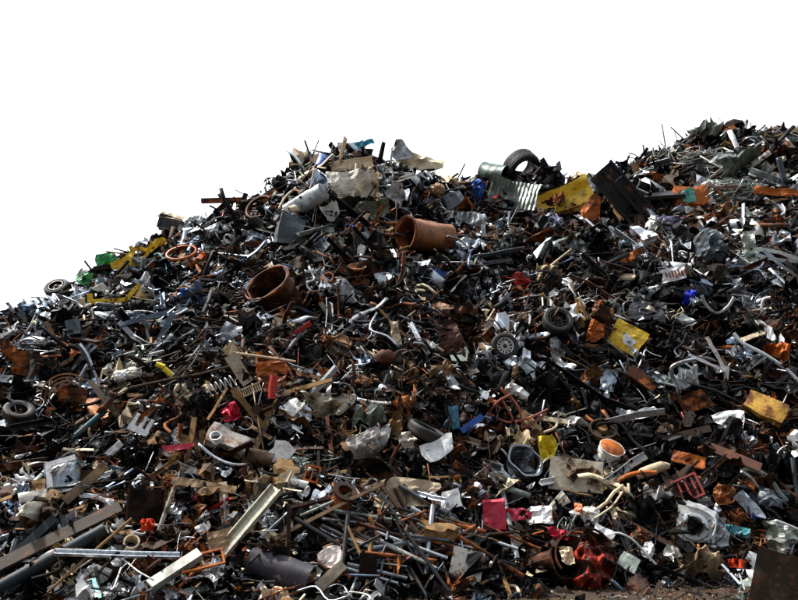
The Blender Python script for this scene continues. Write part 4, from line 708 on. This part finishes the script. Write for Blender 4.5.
hero('green_scrap', 'pale green striped carton between the white card and the curved tube', 'carton', 627, 569, (box(18, 15, 8, 11, 0.61, 4), 'pale_green'), roll=-28, out=8.5, face=.7, size=(18, 14), lm='pale green carton')
hero('corner_plate', 'thick dark brown steel plate leaning in the bottom right corner', 'plate', 787, 602, (box(60, 56, 5, 7, 0.134, 4), 'dark_brown'), roll=-8, tx=-4, out=18, face=.9, size=(50, 50), lm='dark corner plate')
hero('blue_flat_sheet', 'small teal blue panel in the lower right dark', 'panel', 736, 535, (S(20, 12, 7, 5, .5, .6, 2, .2, .15, 221), 'teal'), roll=-6, out=8.5, face=.75, size=(20, 12), lm='small teal panel')
hero('dark_slab', 'dark brown upright slab in front of the loose pipes', 'slab', 366, 578, (box(18, 26, 5, 7, 0.202, 4), 'dark_brown'), roll=-2, out=14.5, face=.9, size=(18, 28), lm='dark upright slab')
hero('wood_block', 'rough brown wooden block at the bottom edge beside the large dark cylinder', 'block', 330, 588, (box(34, 11, 10, 7, 0.355, 4), 'grey_wood'), roll=40, out=14.5, face=.7, size=(32, 22), lm='rough wooden block')
hero('long_pole', 'long thin brown pole rising right across the top of the pipes', 'pole', 330, 521, (bar(120, rect(3.4, 2.6), 5, .004, 4), 'tan_wood'), roll=26, out=15.5, face=.65, size=(104, 46), lm='long brown pole')
hero('orange_grate', 'small orange red open frame above the rusty pipe flange', 'frame', 313, 482, (join(rframe(15, 15, 2, 5), xf(box(1.6, 12, 4.5), (0, 0, 0))), 'rust_orange'), roll=-16, tx=-6, out=11.5, face=.85, size=(16, 16), lm='small orange frame')
hero('white_pipe', 'short white pipe piece lying behind the long cream channel', 'pipe', 300, 492, (pipe(18, 3.6, 12, .2), 'dirty_white', True), roll=-14, out=12.5, face=.8, size=(18, 8), lm='short white pipe')

hero('machine_part', 'black bent machine part with an arm right of the big ridge tyre', 'machine part', 548, 186, [('casting', crushed(26, 20, 12, 5, 5, 7), 'black_gloss'), ('arm', xf(bar(34, prof_U(5, 3, .9), 3, .03, 3), (2, 4, 3), (0, 0, -62)), 'dark_steel'), ('arm', xf(bar(26, circ(1.6, 8), 4, .03, 3), (-6, 6, 4), (0, 0, -40)), 'steel', True)], out=8, face=.9, size=(28, 26), lm='black machine part')
hero('machine_part', 'dark crushed axle housing jammed under the big ridge tyre', 'machine part', 530, 192, [('casting', crushed(30, 20, 12, 9, 5, 7), 'dark_steel'), ('axle', xf(bar(30, circ(2, 9), 4, .01, 3), (0, 4, 3), (0, 0, 48)), 'rust_dark', True)], out=9, face=.9, size=(28, 18), lm='axle housing')
hero('pointed_sheet', 'pale pinkish sheet points on the ridge between machine part and trough', 'sheet', 577, 181, (S(22, 14, 8, 6, .5, .6, 3, .5, .3, 245), 'cream'), roll=20, out=2, face=.9, size=(18, 10), lm='pinkish ridge sheet')


# ------------------------------------------------------------------ the setting
def struct(name, v, f, mat, smooth=False):
    o = bpy.data.objects.new(name, mesh_data(name, (v, f), smooth)); COL.objects.link(o); o.data.materials.append(MATS[mat]); o['kind'] = 'structure'; return o
g = np.array([(-3000, -3000, 0), (3000, -3000, 0), (3000, 3000, 0), (-3000, 3000, 0)], float)
struct('ground', g, [(0, 1, 2, 3)], 'mud')
gx = np.arange(-24, 34, .16); gy = np.arange(10.5, 47, .16)
X, Y = np.meshgrid(gx, gy, indexing='ij')
Z = H(X, Y)
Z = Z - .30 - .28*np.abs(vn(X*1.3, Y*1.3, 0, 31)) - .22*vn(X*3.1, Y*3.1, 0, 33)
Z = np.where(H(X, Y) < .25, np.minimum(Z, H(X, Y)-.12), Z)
V = np.stack([X, Y, Z], -1).reshape(-1, 3); ny_ = len(gy)
F = [(i*ny_+j, (i+1)*ny_+j, (i+1)*ny_+j+1, i*ny_+j+1) for i in range(len(gx)-1) for j in range(ny_-1)]
struct('terrain', V, F, 'heap_gap_black')

# ------------------------------------------------------------------ scrap colours by part of the heap, gap shade and highlights put in
BASE = dict(black=.31, shade_black=.22, dark_steel=.09, rust_dark=.12, rust=.06, brown=.05, steel=.045, bright_steel=.04, blue_steel=.02, slate=.02, grey_green=.018, pale_grey=.032, cream=.042, dirty_white=.032, white=.03, wood=.035, rust_orange=.010, red=.005, orange=.003, blue=.003, teal=.003, yellow=.0025, copper=.006)
REG = [  # u, v, radius u, radius v, multipliers
 (95, 335, 140, 65, dict(steel=2.6, blue_steel=13, slate=4, brown=.4, rust=.5, dark_steel=1.4, bright_steel=3, rust_dark=.5, wood=.3, cream=.5)),
 (230, 240, 90, 50, dict(blue_steel=3, slate=2.5, steel=1.7, pale_grey=1.6, brown=.7, rust=1.1)),
 (350, 180, 70, 40, dict(cream=4, pale_grey=3, dirty_white=3, slate=2, grey_green=2.5, blue_steel=2)),
 (730, 200, 120, 85, dict(grey_green=7, pale_grey=1.6, steel=2.0, bright_steel=1.6, black=.9, shade_black=.9, dark_steel=1.5, cream=1.0, rust_dark=1.3, wood=.5)),
 (480, 250, 90, 50, dict(steel=1.8, slate=2, pale_grey=1.7, rust=1.2)),
 (0, 470, 60, 90, dict(wood=1.5)),
 (330, 400, 260, 110, dict(rust=1.4, brown=1.5, wood=1.4, cream=1.5, blue_steel=.4, slate=.6)),
 (120, 510, 150, 80, dict(wood=2.8, brown=2.2, cream=1.5, rust=1.2, steel=.6, black=.9, blue_steel=1.2)),
 (300, 450, 110, 60, dict(wood=3, cream=2.4, brown=1.9, rust=1.3)),
 (400, 540, 110, 50, dict(brown=2, wood=2.2, steel=1.4, slate=1.5)),
 (240, 360, 90, 45, dict(rust=2, brown=1.8, rust_dark=2, rust_orange=1.5, steel=.4, white=.4, dirty_white=.5)),
 (420, 340, 110, 50, dict(rust=1.7, brown=1.7, rust_dark=1.6, dirty_white=1.2)),
 (650, 330, 60, 60, dict(black=2.4, shade_black=2.2, dark_steel=1.3, steel=.6)),  # extra black pieces: the hollow's shade put into scrap colour
 (680, 440, 130, 80, dict(black=2, shade_black=1.9, grey_green=1.8, dirty_white=1.0, rust_dark=1.2, white=.9)),  # blackened likewise for the shaded hollow lower right
 (150, 400, 60, 40, dict(black=1.8, shade_black=1.6, rust_dark=1.3)),
 (570, 400, 80, 50, dict(black=1.7, shade_black=1.5, rust=1.1, dirty_white=.9)),
]
CN = list(BASE)
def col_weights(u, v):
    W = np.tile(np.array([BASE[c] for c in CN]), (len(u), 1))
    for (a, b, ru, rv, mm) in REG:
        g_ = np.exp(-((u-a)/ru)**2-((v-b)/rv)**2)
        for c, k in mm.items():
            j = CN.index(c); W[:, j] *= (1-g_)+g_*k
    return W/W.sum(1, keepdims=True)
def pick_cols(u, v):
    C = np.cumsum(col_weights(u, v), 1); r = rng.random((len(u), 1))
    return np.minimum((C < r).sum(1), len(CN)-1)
METAL = {'dark_steel', 'steel', 'bright_steel', 'rust', 'rust_dark', 'slate', 'blue_steel', 'black', 'shade_black', 'grey_green', 'rust_orange', 'red', 'copper', 'pale_grey', 'white', 'dirty_white'}
CW = dict(black='black', shade_black='dull black', dark_steel='dark grey', rust_dark='dark rusty brown', rust='rusty brown', brown='muddy brown', steel='grey steel', bright_steel='shiny silver', blue_steel='blue grey', slate='slate grey', grey_green='greenish grey', pale_grey='pale grey', cream='cream', dirty_white='dirty white', white='white', wood='tan', rust_orange='orange rust', red='red', orange='orange', blue='blue', teal='teal', yellow='yellow', copper='coppery')
KW = dict(torn_sheet=('torn sheet', 'sheet scrap', 'torn sheets on the scrap heap'), crumpled_sheet=('crumpled sheet', 'sheet scrap', 'crumpled sheets on the scrap heap'), metal_strip=('bent strip', 'metal strip', 'bent strips on the scrap heap'),
 steel_rod=('thin rod', 'rod', 'thin rods on the scrap heap'), bent_tube=('bent tube', 'tube', 'bent tubes on the scrap heap'), angle_bar=('angle bar', 'metal bar', 'angle bars on the scrap heap'),
 plank=('plank', 'plank', 'planks on the scrap heap'), wire_tangle=('wire tangle', 'wire', 'wire tangles on the scrap heap'), scrap_lump=('crushed lump', 'scrap lump', 'crushed lumps on the scrap heap'),
 casing=('dented casing', 'casing', 'dented casings on the scrap heap'), dented_can=('dented open can', 'can', 'dented cans on the scrap heap'), hoop=('curved hoop band', 'hoop', 'hoop bands on the scrap heap'), bracket=('folded bracket', 'bracket', 'folded brackets on the scrap heap'), steel_pipe=('straight pipe', 'pipe', 'loose steel pipes at the foot of the heap'))
LMS = [(h[0], h[1], h[4]) for h in HERO if h[4]]
def autolabel(u, v, colour, noun, px, lo, hi):
    size = 'small' if px < lo+(hi-lo)*.33 else ('large' if px > lo+(hi-lo)*.66 else '')
    size = {'small': 'small', 'large': 'large', '': 'medium'}[size]
    if noun in ('bent strip', 'thin rod', 'bent tube', 'angle bar', 'plank', 'straight pipe'): size = {'small': 'short', 'large': 'long', 'medium': 'medium'}[size]
    order = sorted(LMS, key=lambda q: (q[0]-u)**2+(q[1]-v)**2)[:7]
    def dirn(q):
        dx, dy = u-q[0], v-q[1]; a = math.degrees(math.atan2(-dy, dx)) % 360
        return ['right of', 'up and right of', 'above', 'up and left of', 'left of', 'down and left of', 'below', 'down and right of'][int(((a+22.5) % 360)//45)]
    def ok(t): return t not in USED and len(t.split()) <= 16
    for q in order[:3]:
        d = math.hypot(q[0]-u, q[1]-v); near = 'just ' if d < 32 else ''
        for sz in ('', size+' '):
            t = f'{sz}{colour} {noun} {near}{dirn(q)} the {q[2]}'
            if ok(t): USED.add(t); return t
    for i in range(3):
        for j in range(i+1, 5):
            t = f'{size} {colour} {noun} between the {order[i][2]} and the {order[j][2]}'
            if ok(t): USED.add(t); return t
    for q in order[3:]:
        t = f'{size} {colour} {noun} {dirn(q)} the {q[2]}'
        if ok(t): USED.add(t); return t
    return f'{size} {colour} {noun} {dirn(order[0])} the {order[0][2]}'

# ------------------------------------------------------------------ individual scrap pieces
def visible_uv(n):
    out = []
    su = [a[0] for a in SKY]; sv = [a[1] for a in SKY]
    while len(out) < n:
        u = R.uniform(-6, 804); v = R.uniform(125, 604)
        if v > np.interp(u, su, sv)-1: out.append((u, v))
    return out
def spawn(kind, i, me, u, v, colname, matrix, px, lo, hi, name=None):
    o = bpy.data.objects.new(name or kind, me); COL.objects.link(o)
    o.matrix_world = matrix
    o.material_slots[0].link = 'OBJECT'; o.material_slots[0].material = MATS[colname]
    noun, cat, grp = KW[kind]
    o['label'] = autolabel(u, v, CW[colname], noun, px, lo, hi); o['category'] = cat; o['group'] = grp; o['kind'] = 'thing'
    return o
# loose pipes in a jumble at the foot of the heap
pm = [pipe(1, r_, 12, .3) for r_ in (.021, .027, .034)]
pme = []
for t in pm:
    me = mesh_data('steel_pipe', t, True); me.materials.append(MATS['steel']); pme.append(me)
for i in range(190):
    u = R.gauss(405, 50); v = R.gauss(543, 20)
    if not (318 < u < 530 and 500 < v < 592) or (abs(u-463) < 22 and abs(v-573) < 18): continue
    ang = R.choice([-28, -22, -32, -38, -5, 6, -18, 66, 50, -70, -30, -25, 25, -12, 80, 35]) + R.uniform(-10, 10)
    L = R.uniform(26, 78)
    mw, s = frame_at(u, v, ang, 0, R.uniform(-7, 7), R.uniform(2, 13), .25)
    c = R.choice(['steel', 'slate', 'blue_steel', 'brown', 'brown', 'grey_green', 'dark_steel', 'dark_steel', 'rust', 'rust_dark', 'wood', 'pale_grey', 'dark_steel'])
    spawn('steel_pipe', i, R.choice(pme), u, v, c, mw @ Matrix.Scale(L*s, 4), L, 26, 78)

from mathutils.bvhtree import BVHTree
bpy.context.view_layer.update()
_bv, _bf = [], []
for o in list(COL.objects):
    if o.type == 'MESH' and o.get('kind') != 'structure':
        k0 = len(_bv); mwm = o.matrix_world; _bv += [mwm @ q.co for q in o.data.vertices]; _bf += [tuple(k0+i for i in q.vertices) for q in o.data.polygons]
BVH = BVHTree.FromPolygons(_bv, _bf)
CV = Vector(CAM)
def covers(P):
    """would a piece lying at P bury one of the large things?"""
    d = Vector(P)-CV; L = d.length
    h_ = BVH.ray_cast(CV, d.normalized(), L+1.2)
    return h_[0] is not None and h_[3] > L-.06

def cell(x, y, w=.75):
    i = np.floor((x+.5*vn(x*1.1, y*1.1, 0, 51))/w).astype(np.int64); j = np.floor((y*.8+.5*vn(x*1.1, y*1.1, 7, 52))/w).astype(np.int64)
    return i, j
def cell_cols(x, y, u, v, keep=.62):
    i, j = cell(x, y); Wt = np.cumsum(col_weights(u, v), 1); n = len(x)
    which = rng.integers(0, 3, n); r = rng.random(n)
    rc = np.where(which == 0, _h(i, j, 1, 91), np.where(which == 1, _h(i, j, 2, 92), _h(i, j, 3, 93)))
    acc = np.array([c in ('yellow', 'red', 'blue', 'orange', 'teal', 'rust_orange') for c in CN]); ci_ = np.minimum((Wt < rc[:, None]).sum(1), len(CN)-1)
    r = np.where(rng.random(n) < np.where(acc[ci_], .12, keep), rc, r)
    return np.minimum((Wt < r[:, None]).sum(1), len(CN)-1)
def rand_rot(n, N_, sig, spin=None):
    """random spin about the slope normal, then a random tilt away from it: (n,3,3)"""
    a = rng.uniform(0, 2*np.pi, n) if spin is None else spin; th = np.clip(rng.normal(0, sig, n), -1.6, 1.6); ph = rng.uniform(0, 2*np.pi, n)
    Rz = np.zeros((n, 3, 3)); Rz[:, 0, 0] = np.cos(a); Rz[:, 0, 1] = -np.sin(a); Rz[:, 1, 0] = np.sin(a); Rz[:, 1, 1] = np.cos(a); Rz[:, 2, 2] = 1
    k = np.stack([np.cos(ph), np.sin(ph), np.zeros(n)], -1); c, s = np.cos(th), np.sin(th)
    K = np.zeros((n, 3, 3)); K[:, 0, 1] = -k[:, 2]; K[:, 0, 2] = k[:, 1]; K[:, 1, 0] = k[:, 2]; K[:, 1, 2] = -k[:, 0]; K[:, 2, 0] = -k[:, 1]; K[:, 2, 1] = k[:, 0]
    Rt = np.eye(3)[None]+s[:, None, None]*K+(1-c)[:, None, None]*(K @ K)
    Zc = N_; Xc = np.cross(np.array([0, 1.0, 0]), Zc); Xc /= np.linalg.norm(Xc, axis=1, keepdims=True); Yc = np.cross(Zc, Xc)
    Bm = np.stack([Xc, Yc, Zc], -1)
    return Bm @ Rt @ Rz

# ------------------------------------------------------------------ templates, about 1 unit long
def tm(kind, k):
    s = k*13+5; r = random.Random(s)
    if kind == 'torn_sheet': return sheet(1, r.uniform(.45, .9), 6, 5, .012, .7, 2, .22, .22, s)
    if kind == 'crumpled_sheet': return sheet(1, r.uniform(.6, 1), 9, 8, .012, 2.6, 3, .35, .3, s, grain=1.5)
    if kind == 'metal_strip': return ribbon(1.1, r.uniform(.04, .11), .014, s, r.choice([.4, .8, 1.2, 1.6]), 5)
    if kind == 'steel_rod': return bar(1.2, circ(r.uniform(.010, .02), 6), s, r.uniform(.0, .06), 4)
    if kind == 'bent_tube': return tube([(-.5, r.uniform(-.2, .2), 0), (-.2, r.uniform(-.2, .2), .05), (.15, r.uniform(-.2, .2), 0), (.5, r.uniform(-.3, .3), .1)], r.uniform(.02, .035), 8, 3)
    if kind == 'angle_bar': return bar(1.1, prof_L(r.uniform(.07, .12), .015), s, .03, 4)
    if kind == 'steel_channel': return bar(1.1, prof_U(.13, .07, .016), s, .02, 3)
    if kind == 'plank': return bar(1.2, rect(r.uniform(.09, .16), .03), s, .015, 4)
    if kind == 'wire_tangle': return tangle(1, .7, .4, r.randint(3, 6), .012, s, 4, 5)
    if kind == 'scrap_lump': return crushed(.9, .7, .5, s, 4, 7)
    if kind == 'dented_can': return drum_m(r.uniform(.2, .3), .8, .06, s, .35)
    if kind == 'casing': return box(1, r.uniform(.5, .8), r.uniform(.15, .4), s, 1.5, 4)
    if kind == 'hoop': return revolve([(.42, .05), (.46, .05), (.46, -.05), (.42, -.05), (.42, .05)], 22, 0, r.choice([2*math.pi, 4.2, 3.2]))
    if kind == 'bracket': return join(sheet(.6, .4, 3, 3, .03, .1, 0, 0, .05, s), xf(sheet(.4, .4, 3, 3, .03, .1, 0, 0, .1, s+1), (.3, 0, .2), (0, 90, 0)))
    if kind == 'rag': return sheet(1, .7, 10, 9, .02, 3.2, 1, .2, .35, s, grain=1.1)
KINDS = [  # kind, variants, individuals, size in px (min,max), tilt sigma, share in the fragments, colour filter
 ('torn_sheet', 10, 300, (11, 46), .5, .17, None),
 ('crumpled_sheet', 10, 300, (10, 38), .6, .16, None),
 ('metal_strip', 12, 300, (16, 52), .6, .24, None),
 ('steel_rod', 8, 300, (18, 56), .5, .15, 'metal'),
 ('bent_tube', 8, 200, (16, 48), .5, .06, 'metal'),
 ('angle_bar', 6, 180, (18, 46), .45, .05, 'metal'),
 ('plank', 6, 160, (14, 54), .35, .03, 'wood'),
 ('wire_tangle', 8, 220, (14, 36), .6, .09, 'metal'),
 ('scrap_lump', 8, 160, (8, 18), 1.0, .07, None),
 ('casing', 6, 110, (10, 22), .8, .03, None),
 ('dented_can', 5, 70, (8, 16), 1.0, .02, None),
 ('hoop', 5, 70, (9, 20), .8, .02, 'metal'),
 ('bracket', 6, 130, (8, 18), .8, .05, None),
]
TPL = {k[0]: [tm(k[0], i) for i in range(k[1])] for k in KINDS}
SMOOTH = {'steel_rod', 'bent_tube', 'dented_can', 'hoop', 'wire_tangle', 'metal_strip'}
for (kind, nv, cnt, (lo, hi), sig, share, filt) in KINDS:
    meshes = []
    for t in TPL[kind]:
        me = mesh_data(kind, t, kind in SMOOTH); me.materials.append(MATS['steel']); meshes.append(me)
    pts = visible_uv(int(cnt*3)); made = 0
    ua = np.array([p[0] for p in pts]); va = np.array([p[1] for p in pts])
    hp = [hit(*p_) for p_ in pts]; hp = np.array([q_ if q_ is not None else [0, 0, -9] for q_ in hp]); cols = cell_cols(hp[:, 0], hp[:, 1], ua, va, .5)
    for q in range(len(pts)):
        if made >= cnt: break
        u, v = pts[q]; c = CN[cols[q]]
        if filt == 'metal' and c not in METAL: c = R.choice(['steel', 'rust', 'rust_dark', 'dark_steel'])
        if filt == 'wood':
            if R.random() > .25+.75*math.exp(-((u-200)/260)**2-((v-520)/110)**2)*1.6: continue
            c = R.choice(['wood', 'wood', 'brown', 'cream', 'rust_dark'])
        if kind in ('steel_rod', 'angle_bar') and v < 260 and R.random() < .4: continue
        P = hp[q]
        if P[2] < -5: continue
        dep = (P-CAM) @ FWD; s = dep/FPX
        px = lo+(hi-lo)*R.random()**2.0
        if v > 420: px *= 1.15
        if v < 260: px *= .85
        n_ = slope_n(P[0], P[1])
        Rm = rand_rot(1, n_[None], sig)[0]
        P = P + n_*R.uniform(-.02, .16)
        S = px*s
        if any(covers(P+Rm[:, 0]*S*a_+Rm[:, 1]*S*b_) for a_, b_ in ((0, 0), (.4, 0), (-.4, 0), (0, .25), (0, -.25))) and R.random() > .06: continue
        Mx = Matrix([[*(Rm[a]*S), P[a]] for a in range(3)]+[[0, 0, 0, 1]])
        spawn(kind, made, R.choice(meshes), u, v, c, Mx, px, lo, hi); made += 1

# ------------------------------------------------------------------ small fragments nobody could count: one object
def scatter(name, label, N, xr, yr, size, zoff, kinds, sig_add=0.0, cmap=None, dens=None, hero_keep=.08):
    x = rng.uniform(*xr, N*3); y = rng.uniform(*yr, N*3)
    z = H(x, y); keep = z > -.04 if dens is None else dens(x, y, z)
    x, y, z = [a[keep][:N] for a in (x, y, z)]
    P = np.stack([x, y, np.maximum(z, 0.0)], -1)
    n_ = slope_n(x, y)
    u, v, dep = project(P)
    # sheltered spots right under a large piece stay clear so the piece shows
    S0 = rng.random(len(u))**2*.5*np.clip(y/16, .75, 1.7); rk = rng.random(len(u)); hid = np.array([rk[i] > hero_keep and 0 < u[i] < 800 and (covers(P[i]+n_[i]*.05) or covers(P[i]+n_[i]*(.05+S0[i]*.4))) for i in range(len(u))])
    x, y, z, P, n_, u, v, S0 = [a[~hid] for a in (x, y, z, P, n_, u, v, S0)]
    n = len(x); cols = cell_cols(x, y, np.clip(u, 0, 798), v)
    ci, cj = cell(x, y); zc = (_h(ci, cj, 4, 94)-.55)*.34
    P = P + n_*(rng.uniform(zoff[0], zoff[1], n)+(zc if dens is None else 0))[:, None]
    spin = np.where(rng.random(n) < .6, _h(ci, cj, 5, 95)*2*np.pi+rng.normal(0, .3, n), rng.uniform(0, 2*np.pi, n))
    S = size[0]*np.clip(y/16, .75, 1.7)+(size[1]-size[0])*S0*2
    w = np.array([k[1] for k in kinds]); w = w/w.sum(); kk = rng.choice(len(kinds), n, p=w); cw_ = np.cumsum(w); kc = np.minimum(np.searchsorted(cw_, _h(ci, cj, 6, 96)), len(kinds)-1); kk = np.where(rng.random(n) < .38, kc, kk)
    VV, LI, LT, MI, SM, off = [], [], [], [], [], 0
    for ki, (kind, _) in enumerate(kinds):
        T_ = TPL[kind]; ids = np.where(kk == ki)[0]; var = rng.integers(0, len(T_), len(ids))
        sig = [q[4] for q in KINDS if q[0] == kind][0]+sig_add
        Rm = rand_rot(len(ids), n_[ids], sig, spin[ids])
        for vi, (tv, tf) in enumerate(T_):
            sel = np.where(var == vi)[0]
            if not len(sel): continue
            idx = ids[sel]; sv = 1.5 if kind in ('metal_strip', 'steel_rod', 'angle_bar', 'bent_tube') else .8
            V_ = np.einsum('nij,vj->nvi', Rm[sel]*(S[idx]*sv)[:, None, None], np.asarray(tv)) + P[idx][:, None]
            nvv = len(tv); ltot = np.array([len(f) for f in tf]); lidx = np.concatenate([np.array(f) for f in tf])
            o_ = off+np.arange(len(sel))*nvv
            LI.append((lidx[None]+o_[:, None]).ravel()); LT.append(np.tile(ltot, len(sel)))
            cc = cols[idx]
            if cmap is not None: cc = rng.choice([CN.index(c) for c in cmap], len(cc))
            MI.append(np.repeat(cc, len(tf))); SM.append(np.full(len(tf)*len(sel), kind in SMOOTH))
            VV.append(V_.reshape(-1, 3)); off += nvv*len(sel)
    VV = np.concatenate(VV); LI = np.concatenate(LI); LT = np.concatenate(LT); MI = np.concatenate(MI); SM = np.concatenate(SM)
    me = bpy.data.meshes.new(name)
    me.vertices.add(len(VV)); me.vertices.foreach_set('co', VV.ravel())
    me.loops.add(len(LI)); me.loops.foreach_set('vertex_index', LI.astype(np.int32))
    me.polygons.add(len(LT)); st = np.concatenate([[0], np.cumsum(LT)[:-1]])
    me.polygons.foreach_set('loop_start', st.astype(np.int32)); me.polygons.foreach_set('loop_total', LT.astype(np.int32))
    for c in CN: me.materials.append(MATS[c])
    me.polygons.foreach_set('material_index', MI.astype(np.int32)); me.polygons.foreach_set('use_smooth', SM)
    me.update(calc_edges=True); me.validate()
    o = bpy.data.objects.new(name, me); COL.objects.link(o); tag(o, label, 'scrap', None, 'stuff')
    print(name, n, 'pieces', len(LT), 'faces')
    return o
# cheaper variants for the fragments
for kd in ('crumpled_sheet',):
    TPL[kd] = [sheet(1, R.uniform(.6, 1), 6, 5, .014, 2.8, 3, .4, .3, 900+i, grain=1.5) for i in range(12)]
TPL['scrap_lump'] = [crushed(.8, .6, .5, 700+i, 2, 4) for i in range(10)]
TPL['wire_tangle'] = [tangle(1, .7, .4, 3, .014, 800+i, 3, 4) for i in range(8)]
TPL['dented_can'] = [xf(pipe(.8, .22, 10, .12), sc=1)]
TPL['metal_strip'] = [ribbon(1.1, R.uniform(.05, .12), .016, 600+i, R.choice([.4, .5, .9, 1.3]), 4) for i in range(14)]
mix = [(k[0], k[5]) for k in KINDS]
scatter('scrap_fragments', 'small torn bits of metal, plastic and wood packed over the whole heap', 58000, (-20, 28), (11.0, 32.5), (.09, .90), (-.24, .16), mix)
scatter('debris_chips', 'crumbled brown chips and dirt strewn along the muddy foot of the heap', 16000, (-14, 16), (10.4, 15.2), (.03, .13), (-.01, .04),
        [('scrap_lump', .4), ('plank', .25), ('torn_sheet', .3), ('steel_rod', .1)], .1, ['brown', 'wood', 'rust', 'rust_dark', 'shade_black', 'brown', 'cream', 'wood', 'rust_dark', 'brown'], dens=lambda x, y, z: np.ones_like(x, bool), hero_keep=.5)

# ------------------------------------------------------------------ light
SKY_LO, SKY_HI, SKY_UP = 0.0, 10.5, 3.0
W = bpy.data.worlds.new('World'); scene.world = W; W.use_nodes = True
nt = W.node_tree; N = nt.nodes; Lk = nt.links; bg = N['Background']
SUN_EL, SUN_AZ = rad(58), rad(-72)      # azimuth from +Y, clockwise: beyond the heap, to the left
sky = N.new('ShaderNodeTexSky'); sky.sky_type = 'NISHITA'; sky.sun_disc = False; sky.sun_elevation = SUN_EL; sky.sun_rotation = SUN_AZ
tc = N.new('ShaderNodeTexCoord')
def mth(op, a, c):
    m_ = N.new('ShaderNodeMath'); m_.operation = op
    for k_, s_ in enumerate((a, c)):
        if isinstance(s_, (int, float)): m_.inputs[k_].default_value = s_
        else: Lk.new(s_, m_.inputs[k_])
    return m_.outputs[0]
def ddot(vec, a, c, lo, hi):
    d_ = N.new('ShaderNodeVectorMath'); d_.operation = 'DOT_PRODUCT'; d_.inputs[1].default_value = vec; Lk.new(tc.outputs['Generated'], d_.inputs[0])
    m_ = N.new('ShaderNodeMapRange'); m_.inputs['From Min'].default_value = a; m_.inputs['From Max'].default_value = c; m_.inputs['To Min'].default_value = lo; m_.inputs['To Max'].default_value = hi
    Lk.new(d_.outputs['Value'], m_.inputs['Value']); return m_.outputs['Result']
# cloud glow shaped for contrast: brighter overhead and beyond the heap, off the sun
br = mth('ADD', ddot((math.sin(rad(-20)), math.cos(rad(-20)), 0), -1, 1, SKY_LO, SKY_HI), ddot((0, 0, 1), 0, 1, 0, SKY_UP))
cb = N.new('ShaderNodeCombineColor')
for i_, k_ in enumerate((.94, 1.0, 1.10)): Lk.new(mth('MULTIPLY', br, k_), cb.inputs[i_])
mx = N.new('ShaderNodeMix'); mx.data_type = 'RGBA'; mx.inputs[0].default_value = .92   # an overcast sky over a little of the blue one
Lk.new(sky.outputs[0], mx.inputs[6]); Lk.new(cb.outputs[0], mx.inputs[7]); Lk.new(mx.outputs[2], bg.inputs['Color'])
bg.inputs['Strength'].default_value = .12
sd = bpy.data.lights.new('sun', 'SUN'); sd.energy = 5.0; sd.angle = rad(4); sd.color = (1, .95, .87)
so = bpy.data.objects.new('sun', sd); COL.objects.link(so)
dv = Vector((math.sin(SUN_AZ)*math.cos(SUN_EL), math.cos(SUN_AZ)*math.cos(SUN_EL), math.sin(SUN_EL)))
so.rotation_euler = dv.to_track_quat('Z', 'Y').to_euler()
vs = scene.view_settings; vs.view_transform = 'Standard'; vs.look = 'None'; vs.exposure = 0.65; vs.gamma = 1; vs.use_curve_mapping = False
scene.render.resolution_x = 1024; scene.render.resolution_y = 770
